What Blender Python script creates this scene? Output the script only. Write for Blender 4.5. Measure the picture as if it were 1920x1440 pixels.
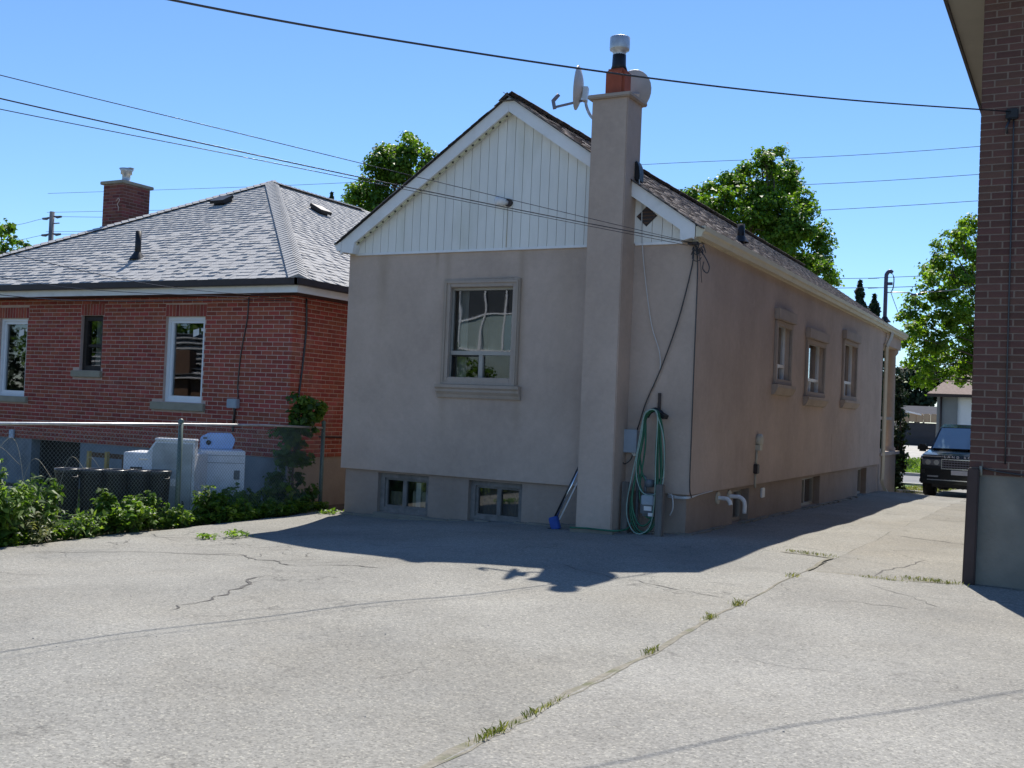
import bpy, bmesh, math, random
import numpy as np
from mathutils import Vector, Matrix
random.seed(7); RNG = np.random.default_rng(7)
R = math.radians
SC = bpy.context.scene
COL = SC.collection
for o in list(bpy.data.objects): bpy.data.objects.remove(o)

# ---------------------------------------------------------------- camera
cam_d = bpy.data.cameras.new("camera"); cam = bpy.data.objects.new("camera", cam_d); COL.objects.link(cam)
cam_d.sensor_width = 36.0; cam_d.lens = 37.53; cam_d.clip_start = 0.05; cam_d.clip_end = 3000
YAW, PITCH, ROLL = -0.493573505, 0.0207406698, 0.0417435508
CF = Vector((math.sin(YAW)*math.cos(PITCH), math.cos(YAW)*math.cos(PITCH), math.sin(PITCH)))
r0 = Vector((math.cos(YAW), -math.sin(YAW), 0)); u0 = r0.cross(CF)
CR = math.cos(ROLL)*r0 + math.sin(ROLL)*u0; CU = -math.sin(ROLL)*r0 + math.cos(ROLL)*u0
CP = Vector((0, 0, 1.5))
cam.matrix_world = Matrix(((CR.x, CU.x, -CF.x, CP.x), (CR.y, CU.y, -CF.y, CP.y), (CR.z, CU.z, -CF.z, CP.z), (0, 0, 0, 1)))
SC.camera = cam

# ---------------------------------------------------------------- light
SUN_DIR = Vector((-0.25, 0.70, 1.0)).normalized()          # towards the sun
SUN_EL = math.asin(SUN_DIR.z); SUN_AZ = math.atan2(SUN_DIR.x, SUN_DIR.y)
w = bpy.data.worlds.new("World"); SC.world = w; w.use_nodes = True
nt = w.node_tree; nt.nodes.clear()
sky = nt.nodes.new("ShaderNodeTexSky"); sky.sky_type = 'NISHITA'; sky.sun_disc = False
sky.sun_elevation = SUN_EL; sky.sun_rotation = SUN_AZ
sky.altitude = 100; sky.air_density = 1.0; sky.dust_density = 0.0; sky.ozone_density = 10.0
bg = nt.nodes.new("ShaderNodeBackground"); bg.inputs[1].default_value = 0.120
wo = nt.nodes.new("ShaderNodeOutputWorld")
nt.links.new(sky.outputs[0], bg.inputs[0]); nt.links.new(bg.outputs[0], wo.inputs[0])
sun_d = bpy.data.lights.new("sun", 'SUN'); sun_d.energy = 5.0; sun_d.angle = R(0.53); sun_d.color = (1.0, 0.945, 0.865)
sun = bpy.data.objects.new("sun", sun_d); COL.objects.link(sun)
sun.rotation_euler = SUN_DIR.to_track_quat('Z', 'Y').to_euler(); sun.location = (0, 0, 30)
SC.view_settings.view_transform = 'Standard'; SC.view_settings.look = 'None'
SC.view_settings.exposure = 0.45; SC.view_settings.gamma = 1.0
SC.render.engine = 'CYCLES'
SC.cycles.max_bounces = 8; SC.cycles.transparent_max_bounces = 24

# ---------------------------------------------------------------- materials
def newmat(name):
    m = bpy.data.materials.new(name); m.use_nodes = True
    n = m.node_tree.nodes; l = m.node_tree.links
    return m, n, l, n["Principled BSDF"]
def rgba(c): return (c[0], c[1], c[2], 1.0)
def N(n, t, **k):
    x = n.new(t)
    for a, b in k.items(): setattr(x, a, b)
    return x
def ramp(n, stops):
    r = n.new("ShaderNodeValToRGB"); e = r.color_ramp.elements
    while len(e) > 1: e.remove(e[-1])
    e[0].position = stops[0][0]; e[0].color = rgba(stops[0][1]) if len(stops[0][1]) == 3 else stops[0][1]
    for p, c in stops[1:]:
        q = e.new(p); q.color = rgba(c)
    return r
def mixc(n, l, mode, fac, a, b):
    m = n.new("ShaderNodeMix"); m.data_type = 'RGBA'; m.blend_type = mode
    for i, v in ((0, fac), (6, a), (7, b)):
        if hasattr(v, "is_linked") or hasattr(v, "links"): l.new(v, m.inputs[i])
        else: m.inputs[i].default_value = v if i == 0 else rgba(v)
    return m.outputs[2]
def scale3(c, k): return tuple(min(1.0, x*k) for x in c)
MATS = {}
def mat(name, col, rough=0.7, var=0.12, scale=5.0, bump=0.0, bscale=80.0, spec=0.35, metal=0.0, coat=0.0, stretch=None, rnd=0.0, dirt=None):
    m, n, l, p = newmat(name)
    tc = N(n, "ShaderNodeTexCoord"); mp = N(n, "ShaderNodeMapping")
    if stretch: mp.inputs[3].default_value = stretch
    l.new(tc.outputs[3], mp.inputs[0])
    no = N(n, "ShaderNodeTexNoise"); no.inputs["Scale"].default_value = scale; no.inputs["Detail"].default_value = 6
    no.inputs["Roughness"].default_value = 0.6
    l.new(mp.outputs[0], no.inputs["Vector"])
    r = ramp(n, [(0.3, scale3(col, 1-var)), (0.7, scale3(col, 1+var))]); l.new(no.outputs[0], r.inputs[0])
    out = r.outputs[0]
    if dirt:
        n2 = N(n, "ShaderNodeTexNoise"); n2.inputs["Scale"].default_value = dirt[1]; n2.inputs["Detail"].default_value = 8
        l.new(mp.outputs[0], n2.inputs["Vector"])
        r2 = ramp(n, [(dirt[2], (0, 0, 0)), (dirt[2]+0.18, (1, 1, 1))]); l.new(n2.outputs[0], r2.inputs[0])
        f = N(n, "ShaderNodeMath", operation='MULTIPLY'); l.new(r2.outputs[0], f.inputs[0]); f.inputs[1].default_value = dirt[3]
        out = mixc(n, l, 'MIX', f.outputs[0], out, dirt[0])
    if rnd:
        oi = N(n, "ShaderNodeObjectInfo"); ge = N(n, "ShaderNodeNewGeometry")
        ad = N(n, "ShaderNodeMath", operation='ADD'); l.new(oi.outputs["Random"], ad.inputs[0]); l.new(ge.outputs["Random Per Island"], ad.inputs[1])
        fr = N(n, "ShaderNodeMath", operation='FRACT'); l.new(ad.outputs[0], fr.inputs[0])
        hv = N(n, "ShaderNodeMapRange"); l.new(fr.outputs[0], hv.inputs[0]); hv.inputs[3].default_value = 1-rnd; hv.inputs[4].default_value = 1+rnd
        hs = N(n, "ShaderNodeHueSaturation"); l.new(hv.outputs[0], hs.inputs["Value"]); l.new(out, hs.inputs["Color"])
        mu = N(n, "ShaderNodeMath", operation='MULTIPLY'); l.new(fr.outputs[0], mu.inputs[0]); mu.inputs[1].default_value = 7.31
        f2 = N(n, "ShaderNodeMath", operation='FRACT'); l.new(mu.outputs[0], f2.inputs[0])
        h2 = N(n, "ShaderNodeMapRange"); l.new(f2.outputs[0], h2.inputs[0]); h2.inputs[3].default_value = 0.5-0.05*rnd; h2.inputs[4].default_value = 0.5+0.05*rnd
        l.new(h2.outputs[0], hs.inputs["Hue"])
        out = hs.outputs[0]
    l.new(out, p.inputs["Base Color"])
    p.inputs["Roughness"].default_value = rough; p.inputs["Specular IOR Level"].default_value = spec; p.inputs["Metallic"].default_value = metal
    p.inputs["Coat Weight"].default_value = coat; p.inputs["Coat Roughness"].default_value = 0.04
    if bump:
        nb = N(n, "ShaderNodeTexNoise"); nb.inputs["Scale"].default_value = bscale; nb.inputs["Detail"].default_value = 5
        l.new(tc.outputs[3], nb.inputs["Vector"])
        bp = N(n, "ShaderNodeBump"); bp.inputs["Strength"].default_value = bump; bp.inputs["Distance"].default_value = 0.02
        l.new(nb.outputs[0], bp.inputs["Height"]); l.new(bp.outputs[0], p.inputs["Normal"])
    MATS[name] = m
    return m

def mat_asphalt(name, base, seed, tan=0.25):
    m, n, l, p = newmat(name)
    tc = N(n, "ShaderNodeTexCoord"); mp = N(n, "ShaderNodeMapping"); mp.inputs[1].default_value = (seed, seed*2, 0); l.new(tc.outputs[3], mp.inputs[0])
    V = mp.outputs[0]
    def noise(s, d=6, ro=0.6):
        x = N(n, "ShaderNodeTexNoise"); x.inputs["Scale"].default_value = s; x.inputs["Detail"].default_value = d; x.inputs["Roughness"].default_value = ro
        l.new(V, x.inputs["Vector"]); return x.outputs[0]
    big = ramp(n, [(0.28, scale3(base, 0.80)), (0.5, base), (0.72, scale3(base, 1.18))]); l.new(noise(0.5, 7, 0.62), big.inputs[0])
    c = big.outputs[0]
    tn = ramp(n, [(0.45, (0, 0, 0)), (0.7, (1, 1, 1))]); l.new(noise(0.33, 6, 0.7), tn.inputs[0])
    tf = N(n, "ShaderNodeMath", operation='MULTIPLY'); l.new(tn.outputs[0], tf.inputs[0]); tf.inputs[1].default_value = tan
    c = mixc(n, l, 'MIX', tf.outputs[0], c, (base[0]*1.08, base[1]*0.98, base[2]*0.82))
    # worn darker patches
    dk = ramp(n, [(0.55, (0, 0, 0)), (0.68, (1, 1, 1))]); l.new(noise(1.3, 9, 0.72), dk.inputs[0])
    df = N(n, "ShaderNodeMath", operation='MULTIPLY'); l.new(dk.outputs[0], df.inputs[0]); df.inputs[1].default_value = 0.28
    c = mixc(n, l, 'MIX', df.outputs[0], c, scale3(base, 0.55))
    # aggregate
    vo = N(n, "ShaderNodeTexVoronoi"); vo.inputs["Scale"].default_value = 95; l.new(V, vo.inputs["Vector"])
    sp = N(n, "ShaderNodeSeparateColor"); l.new(vo.outputs["Color"], sp.inputs[0])
    ag = ramp(n, [(0.0, (0.42,)*3), (0.25, (0.86,)*3), (0.6, (1.0,)*3), (0.85, (1.08,)*3), (1.0, (1.7, 1.66, 1.55))]); l.new(sp.outputs[0], ag.inputs[0])
    c = mixc(n, l, 'MULTIPLY', 0.6, c, ag.outputs[0])
    fg = ramp(n, [(0.36, (0.62,)*3), (0.5, (1.0,)*3), (0.66, (1.3,)*3)]); l.new(noise(38, 5, 0.8), fg.inputs[0])
    c = mixc(n, l, 'MULTIPLY', 0.55, c, fg.outputs[0])
    # bluish oily worn areas and pale scuffs
    ob = ramp(n, [(0.6, (0, 0, 0)), (0.75, (1, 1, 1))]); l.new(noise(0.27, 8, 0.68), ob.inputs[0])
    of = N(n, "ShaderNodeMath", operation='MULTIPLY'); l.new(ob.outputs[0], of.inputs[0]); of.inputs[1].default_value = 0.45
    c = mixc(n, l, 'MIX', of.outputs[0], c, (base[0]*0.72, base[1]*0.76, base[2]*0.84))
    os_ = ramp(n, [(0.70, (0, 0, 0)), (0.74, (1, 1, 1))]); l.new(noise(2.1, 3, 0.5), os_.inputs[0])
    oe = N(n, "ShaderNodeMath", operation='MULTIPLY'); l.new(os_.outputs[0], oe.inputs[0]); oe.inputs[1].default_value = 0.35
    c = mixc(n, l, 'MIX', oe.outputs[0], c, scale3(base, 0.5))
    # hairline cracks, only where a large noise allows
    ds = N(n, "ShaderNodeTexNoise"); ds.inputs["Scale"].default_value = 2.4; ds.inputs["Detail"].default_value = 6; l.new(V, ds.inputs["Vector"])
    vm = N(n, "ShaderNodeVectorMath", operation='SCALE'); l.new(ds.outputs[1], vm.inputs[0]); vm.inputs["Scale"].default_value = 0.9
    va = N(n, "ShaderNodeVectorMath", operation='ADD'); l.new(V, va.inputs[0]); l.new(vm.outputs[0], va.inputs[1])
    ve = N(n, "ShaderNodeTexVoronoi", feature='DISTANCE_TO_EDGE'); ve.inputs["Scale"].default_value = 0.62; l.new(va.outputs[0], ve.inputs["Vector"])
    cr = ramp(n, [(0.0, (1, 1, 1)), (0.011, (0, 0, 0))]); l.new(ve.outputs["Distance"], cr.inputs[0])
    mk = ramp(n, [(0.49, (0, 0, 0)), (0.58, (1, 1, 1))]); l.new(noise(0.42, 4), mk.inputs[0])
    cm = N(n, "ShaderNodeMath", operation='MULTIPLY'); l.new(cr.outputs[0], cm.inputs[0]); l.new(mk.outputs[0], cm.inputs[1])
    cs = N(n, "ShaderNodeMath", operation='MULTIPLY'); l.new(cm.outputs[0], cs.inputs[0]); cs.inputs[1].default_value = 0.45
    c = mixc(n, l, 'MIX', cs.outputs[0], c, (0.05, 0.048, 0.045))
    l.new(c, p.inputs["Base Color"]); p.inputs["Roughness"].default_value = 0.88; p.inputs["Specular IOR Level"].default_value = 0.25
    hb = N(n, "ShaderNodeMath", operation='MULTIPLY_ADD'); l.new(noise(60, 4, 0.7), hb.inputs[0]); hb.inputs[1].default_value = 1.0; l.new(sp.outputs[1], hb.inputs[2])
    hc = N(n, "ShaderNodeMath", operation='SUBTRACT'); l.new(hb.outputs[0], hc.inputs[0]); l.new(cm.outputs[0], hc.inputs[1])
    bp = N(n, "ShaderNodeBump"); bp.inputs["Strength"].default_value = 0.55; bp.inputs["Distance"].default_value = 0.006
    l.new(hc.outputs[0], bp.inputs["Height"]); l.new(bp.outputs[0], p.inputs["Normal"])
    MATS[name] = m; return m

def mat_stucco(name, col):
    m, n, l, p = newmat(name)
    tc = N(n, "ShaderNodeTexCoord")
    def noise(s, d=6, ro=0.6, st=None):
        v = tc.outputs[3]
        if st:
            mp = N(n, "ShaderNodeMapping"); mp.inputs[3].default_value = st; l.new(v, mp.inputs[0]); v = mp.outputs[0]
        x = N(n, "ShaderNodeTexNoise"); x.inputs["Scale"].default_value = s; x.inputs["Detail"].default_value = d; x.inputs["Roughness"].default_value = ro
        l.new(v, x.inputs["Vector"]); return x.outputs[0]
    a = ramp(n, [(0.3, scale3(col, 0.86)), (0.7, scale3(col, 1.12))]); l.new(noise(0.9, 7), a.inputs[0])
    st = ramp(n, [(0.3, (0.88, 0.87, 0.85)), (0.6, (1.02, 1.02, 1.02))]); l.new(noise(1.6, 5, 0.6, (1, 1, 0.12)), st.inputs[0])
    c = mixc(n, l, 'MULTIPLY', 0.5, a.outputs[0], st.outputs[0])
    f = ramp(n, [(0.3, (0.93,)*3), (0.7, (1.06,)*3)]); l.new(noise(14, 8, 0.65), f.inputs[0])
    c = mixc(n, l, 'MULTIPLY', 0.8, c, f.outputs[0])
    pt = ramp(n, [(0.6, (0, 0, 0)), (0.66, (1, 1, 1))]); l.new(noise(2.6, 8, 0.7), pt.inputs[0])
    pf = N(n, "ShaderNodeMath", operation='MULTIPLY'); l.new(pt.outputs[0], pf.inputs[0]); pf.inputs[1].default_value = 0.22
    c = mixc(n, l, 'MIX', pf.outputs[0], c, scale3(col, 1.25))
    sx_ = N(n, "ShaderNodeSeparateXYZ"); l.new(tc.outputs[3], sx_.inputs[0])
    for (xc, wd, za, zb, amt) in ((-2.03, 0.16, 1.9, 3.6, 0.55), (-1.13, 0.05, 3.25, 3.6, 0.8), (0.9, 0.25, 0.6, 3.0, 0.2), (-0.95, 0.10, 0.9, 1.6, 0.45), (0.22, 0.10, 0.8, 1.6, 0.5)):
        a1 = N(n, "ShaderNodeMath", operation='SUBTRACT'); l.new(sx_.outputs[0], a1.inputs[0]); a1.inputs[1].default_value = xc
        a2 = N(n, "ShaderNodeMath", operation='ABSOLUTE'); l.new(a1.outputs[0], a2.inputs[0])
        m1 = N(n, "ShaderNodeMapRange"); m1.interpolation_type = 'SMOOTHSTEP'; l.new(a2.outputs[0], m1.inputs[0]); m1.inputs[1].default_value = 0.0; m1.inputs[2].default_value = wd; m1.inputs[3].default_value = 1; m1.inputs[4].default_value = 0
        m2 = N(n, "ShaderNodeMapRange"); m2.interpolation_type = 'SMOOTHSTEP'; l.new(sx_.outputs[2], m2.inputs[0]); m2.inputs[1].default_value = za; m2.inputs[2].default_value = zb
        q1 = N(n, "ShaderNodeMath", operation='MULTIPLY'); l.new(m1.outputs[0], q1.inputs[0]); l.new(m2.outputs[0], q1.inputs[1])
        q2 = N(n, "ShaderNodeMath", operation='MULTIPLY'); l.new(q1.outputs[0], q2.inputs[0]); l.new(noise(3.5, 6, 0.7, (3, 3, 0.3)), q2.inputs[1])
        q3 = N(n, "ShaderNodeMath", operation='MULTIPLY'); l.new(q2.outputs[0], q3.inputs[0]); q3.inputs[1].default_value = amt*1.5; q3.use_clamp = True
        c = mixc(n, l, 'MIX', q3.outputs[0], c, (col[0]*0.68, col[1]*0.66, col[2]*0.56))
    l.new(c, p.inputs["Base Color"]); p.inputs["Roughness"].default_value = 0.9; p.inputs["Specular IOR Level"].default_value = 0.2
    bp = N(n, "ShaderNodeBump"); bp.inputs["Strength"].default_value = 0.3; bp.inputs["Distance"].default_value = 0.012
    ha = N(n, "ShaderNodeMath", operation='MULTIPLY_ADD'); l.new(noise(4.5, 7, 0.6), ha.inputs[0]); ha.inputs[1].default_value = 4.0; l.new(noise(110, 3, 0.6), ha.inputs[2])
    l.new(ha.outputs[0], bp.inputs["Height"]); l.new(bp.outputs[0], p.inputs["Normal"])
    MATS[name] = m; return m

def mat_glass(name, tint=(0.75, 0.8, 0.8), wave=0.012, refl=1.0):
    m, n, l, p = newmat(name); n.remove(p)
    o = n["Material Output"]
    tr = N(n, "ShaderNodeBsdfTransparent"); tr.inputs[0].default_value = rgba(tint)
    gl = N(n, "ShaderNodeBsdfGlossy"); gl.inputs["Roughness"].default_value = 0.015; gl.inputs[0].default_value = (0.95, 0.97, 1, 1)
    fr = N(n, "ShaderNodeFresnel"); fr.inputs[0].default_value = 1.62
    mu = N(n, "ShaderNodeMath", operation='MULTIPLY'); mu.use_clamp = True; l.new(fr.outputs[0], mu.inputs[0]); mu.inputs[1].default_value = 1.9*refl
    tc = N(n, "ShaderNodeTexCoord"); no = N(n, "ShaderNodeTexNoise"); no.inputs["Scale"].default_value = 1.7; no.inputs["Detail"].default_value = 0.5
    l.new(tc.outputs[3], no.inputs["Vector"])
    bp = N(n, "ShaderNodeBump"); bp.inputs["Strength"].default_value = wave; bp.inputs["Distance"].default_value = 0.1
    l.new(no.outputs[0], bp.inputs["Height"]); l.new(bp.outputs[0], gl.inputs["Normal"])
    mx = N(n, "ShaderNodeMixShader"); l.new(mu.outputs[0], mx.inputs[0]); l.new(tr.outputs[0], mx.inputs[1]); l.new(gl.outputs[0], mx.inputs[2])
    l.new(mx.outputs[0], o.inputs[0])
    MATS[name] = m; return m

def mat_leaf(name, col, col2, trans=0.45, rough=0.5):
    m, n, l, p = newmat(name); o = n["Material Output"]
    ge = N(n, "ShaderNodeNewGeometry")
    r = ramp(n, [(0.0, scale3(col, 0.75)), (0.45, col), (1.0, col2)]); l.new(ge.outputs["Random Per Island"], r.inputs[0])
    l.new(r.outputs[0], p.inputs["Base Color"]); p.inputs["Roughness"].default_value = rough; p.inputs["Specular IOR Level"].default_value = 0.35
    t = N(n, "ShaderNodeBsdfTranslucent")
    tc = mixc(n, l, 'MULTIPLY', 1.0, r.outputs[0], (1.5, 1.55, 0.5)); l.new(tc, t.inputs[0])
    mx = N(n, "ShaderNodeMixShader"); mx.inputs[0].default_value = trans
    l.new(p.outputs[0], mx.inputs[1]); l.new(t.outputs[0], mx.inputs[2]); l.new(mx.outputs[0], o.inputs[0])
    MATS[name] = m; return m

asph = mat_asphalt("asphalt_old", (0.264, 0.257, 0.229), 3.1)
asph2 = mat_asphalt("asphalt_pad", (0.272, 0.265, 0.239), 11.7, 0.18)
asph3 = mat_asphalt("asphalt_lane", (0.247, 0.238, 0.209), 21.2, 0.3)
road_m = mat("road_asphalt", (0.2, 0.2, 0.2), 0.9, 0.1, 2, 0.3, 60)
soil = mat("soil", (0.12, 0.095, 0.065), 0.95, 0.35, 3, 0.6, 25, dirt=((0.06, 0.085, 0.025), 2.2, 0.45, 0.8))
dirt_m = mat("seam_dirt", (0.225, 0.208, 0.165), 0.95, 0.3, 14, 0.5, 60, dirt=((0.09, 0.11, 0.03), 6, 0.5, 0.6))
crack_m = mat("crack_dark", (0.105, 0.10, 0.092), 0.95, 0.3, 12, 0.3, 60)
lawn_m = mat("lawn_green", (0.09, 0.15, 0.025), 0.9, 0.3, 3, 0.5, 40)
conc = mat("concrete", (0.42, 0.40, 0.36), 0.9, 0.12, 3, 0.3, 40, dirt=((0.25, 0.24, 0.22), 2.0, 0.5, 0.5))
conc_dark = mat("foundation_concrete", (0.25, 0.228, 0.185), 0.9, 0.14, 2.4, 0.35, 35, dirt=((0.12, 0.12, 0.11), 1.6, 0.52, 0.5))
conc_paint = mat("painted_foundation", (0.22, 0.25, 0.275), 0.85, 0.14, 2.0, 0.3, 35, dirt=((0.11, 0.12, 0.12), 1.9, 0.5, 0.55))
conc_warm = mat("side_foundation", (0.36, 0.32, 0.27), 0.9, 0.14, 2.0, 0.3, 35)
sill_m = mat("stone_sill", (0.33, 0.30, 0.23), 0.9, 0.12, 5, 0.25, 50)
stucco = mat_stucco("stucco_taupe", (0.50, 0.392, 0.318))
stucco_f = mat_stucco("stucco_foundation", (0.35, 0.277, 0.226))
stucco_t = mat_stucco("stucco_trim", (0.43, 0.355, 0.295))
alum = mat("white_aluminium", (0.80, 0.80, 0.78), 0.5, 0.06, 3, 0.05, 30, dirt=((0.5, 0.5, 0.44), 3.5, 0.55, 0.4))
board_m = mat("siding_white", (0.78, 0.77, 0.71), 0.55, 0.06, 2.5, 0.05, 30, stretch=(1, 1, 0.25), rnd=0.03, dirt=((0.55, 0.54, 0.44), 2.6, 0.52, 0.5))
jtrim = mat("trim_cream", (0.62, 0.60, 0.42), 0.6, 0.1, 6)
gut_m = mat("gutter_cream", (0.66, 0.60, 0.45), 0.5, 0.07, 2, 0.03, 20, dirt=((0.45, 0.40, 0.28), 2.5, 0.55, 0.4))
brown_m = mat("brown_metal", (0.045, 0.033, 0.03), 0.5, 0.15, 4)
black_m = mat("black_plastic", (0.018, 0.018, 0.019), 0.45, 0.2, 5)
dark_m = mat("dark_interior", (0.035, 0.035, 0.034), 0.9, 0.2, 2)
room_m = mat("room_wall", (0.30, 0.29, 0.27), 0.9, 0.1, 2)
curt = mat("pale_curtain", (0.36, 0.35, 0.32), 0.9, 0.1, 8, stretch=(14, 14, 0.4))
brick_l = mat("brick_red", (0.335, 0.084, 0.056), 0.88, 0.16, 9, 0.35, 70, rnd=0.20, dirt=((0.40, 0.27, 0.235), 1.4, 0.6, 0.4))
mort_l = mat("mortar_pink", (0.56, 0.41, 0.345), 0.95, 0.12, 7, 0.3, 60)
brick_c = mat("brick_chimney", (0.22, 0.070, 0.052), 0.9, 0.25, 7, 0.4, 60, rnd=0.3, dirt=((0.05, 0.035, 0.03), 2.0, 0.48, 0.8))
mort_c = mat("mortar_sooty", (0.30, 0.20, 0.175), 0.95, 0.3, 5, 0.3, 60)
brick_r = mat("brick_brown", (0.125, 0.064, 0.05), 0.88, 0.18, 9, 0.35, 70, rnd=0.2)
mort_r = mat("mortar_tan", (0.235, 0.18, 0.142), 0.95, 0.12, 7, 0.3, 60)
shing_l = mat("shingle_grey", (0.425, 0.42, 0.408), 0.95, 0.12, 45, 0.5, 120, rnd=0.03)
shing_s = mat("shingle_brown", (0.205, 0.178, 0.165), 0.95, 0.35, 14, 0.6, 100, rnd=0.32)
deck_m = mat("roof_felt", (0.04, 0.038, 0.037), 0.95, 0.2, 6)
white_m = mat("window_vinyl", (0.80, 0.81, 0.82), 0.4, 0.03, 3)
alwin = mat("window_aluminium", (0.40, 0.37, 0.32), 0.5, 0.1, 6)
bwin = mat("basement_frame", (0.20, 0.185, 0.17), 0.7, 0.25, 9, dirt=((0.4, 0.38, 0.35), 7, 0.6, 0.5))
brownwin = mat("window_brown_wood", (0.028, 0.022, 0.018), 0.6, 0.3, 10)
glass = mat_glass("window_glass"); glass_w = mat_glass("window_glass_wavy", wave=0.027, refl=1.25)
steel = mat("galvanised_steel", (0.52, 0.53, 0.53), 0.42, 0.2, 9, 0.05, 40, metal=0.55)
fence_m = mat("fence_green_grey", (0.11, 0.155, 0.14), 0.45, 0.15, 12, metal=0.25)
wire_m = mat("fence_wire", (0.26, 0.29, 0.28), 0.5, 0.2, 12, metal=0.3)
clay = mat("clay_flue", (0.34, 0.085, 0.045), 0.85, 0.15, 7, 0.2, 40)
cable_m = mat("cable_black", (0.02, 0.02, 0.024), 0.28, 0.2, 8, spec=0.7)
cable_w = mat("cable_white", (0.6, 0.6, 0.58), 0.5, 0.1, 8)
box_m = mat("box_grey_paint", (0.34, 0.39, 0.44), 0.5, 0.08, 6)
hose_m = mat("hose_green", (0.035, 0.15, 0.085), 0.4, 0.25, 9)
hose2_m = mat("hose_pale", (0.30, 0.42, 0.36), 0.4, 0.2, 9)
wood_old = mat("weathered_wood", (0.16, 0.15, 0.135), 0.9, 0.25, 6, 0.4, 30, stretch=(3, 3, 0.4))
wood_y = mat("yellow_wood", (0.42, 0.30, 0.11), 0.8, 0.2, 8)
wood_b = mat("brown_wood", (0.12, 0.07, 0.045), 0.8, 0.25, 8)
pvc = mat("pvc_white", (0.78, 0.77, 0.75), 0.35, 0.05, 8)
plate_m = mat("plate_beige", (0.50, 0.46, 0.36), 0.5, 0.1, 8)
meter_m = mat("meter_grey", (0.14, 0.155, 0.165), 0.5, 0.15, 8)
blue_m = mat("broom_blue", (0.025, 0.08, 0.33), 0.45, 0.2, 12)
appl_w = mat("appliance_white", (0.74, 0.76, 0.80), 0.35, 0.06, 5, dirt=((0.45, 0.45, 0.43), 4, 0.55, 0.4))
appl_g = mat("appliance_back_shaded", (0.42, 0.45, 0.46), 0.55, 0.15, 5, dirt=((0.18, 0.2, 0.2), 3, 0.5, 0.5))  # white back panel; its shade is put into the grey colour
appl_b = mat("appliance_console_shaded", (0.36, 0.52, 0.80), 0.35, 0.08, 5)  # bluish cast of the shade is painted onto the console
tyre_m = mat("tyre_rubber", (0.018, 0.018, 0.018), 0.85, 0.2, 20)
paint_k = mat("car_paint_black", (0.008, 0.008, 0.009), 0.25, 0.05, 3, spec=0.3, coat=0.35)
chrome = mat("chrome", (0.72, 0.74, 0.77), 0.15, 0.04, 5, metal=1.0)
lens_m = mat("headlamp_lens", (0.13, 0.14, 0.16), 0.1, 0.2, 20, spec=0.6, coat=1.0)
plate_l = mat("licence_plate", (0.55, 0.57, 0.62), 0.4, 0.1, 10)
carglass = mat_glass("car_glass", (0.30, 0.38, 0.42), 0.0, 2.6)
bark = mat("bark", (0.10, 0.078, 0.06), 0.95, 0.35, 7, 0.7, 22, stretch=(1, 1, 0.3))
pole_m = mat("pole_wood", (0.15, 0.15, 0.17), 0.9, 0.2, 5, 0.3, 25, stretch=(1, 1, 0.2))
insul = mat("insulator", (0.10, 0.10, 0.13), 0.4, 0.2, 8)
leaf1 = mat_leaf("maple_leaf", (0.085, 0.175, 0.022), (0.18, 0.30, 0.032))
leaf2 = mat_leaf("maple_leaf_deep", (0.085, 0.18, 0.02), (0.22, 0.35, 0.035))
leaf3 = mat_leaf("street_tree_leaf", (0.125, 0.235, 0.026), (0.27, 0.40, 0.045), 0.5)
leaf_c = mat_leaf("conifer_needle", (0.018, 0.036, 0.014), (0.03, 0.055, 0.018), 0.12, 0.7)
leaf_w = mat_leaf("weed_leaf", (0.09, 0.175, 0.035), (0.24, 0.34, 0.075), 0.5)
leaf_w2 = mat_leaf("weed_leaf_bright", (0.10, 0.19, 0.03), (0.22, 0.32, 0.055), 0.5)
leaf_g = mat_leaf("grass_blade", (0.12, 0.15, 0.035), (0.34, 0.31, 0.12), 0.35)
leaf_d = mat_leaf("vine_leaf", (0.05, 0.11, 0.022), (0.11, 0.19, 0.03), 0.45)
leaf_y = mat_leaf("pale_weed", (0.17, 0.20, 0.09), (0.34, 0.33, 0.22), 0.3)
stem_m = mat("green_stem", (0.09, 0.11, 0.035), 0.8, 0.2, 9)
dry_m = mat("dry_stalk", (0.45, 0.40, 0.30), 0.9, 0.2, 9)

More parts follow.
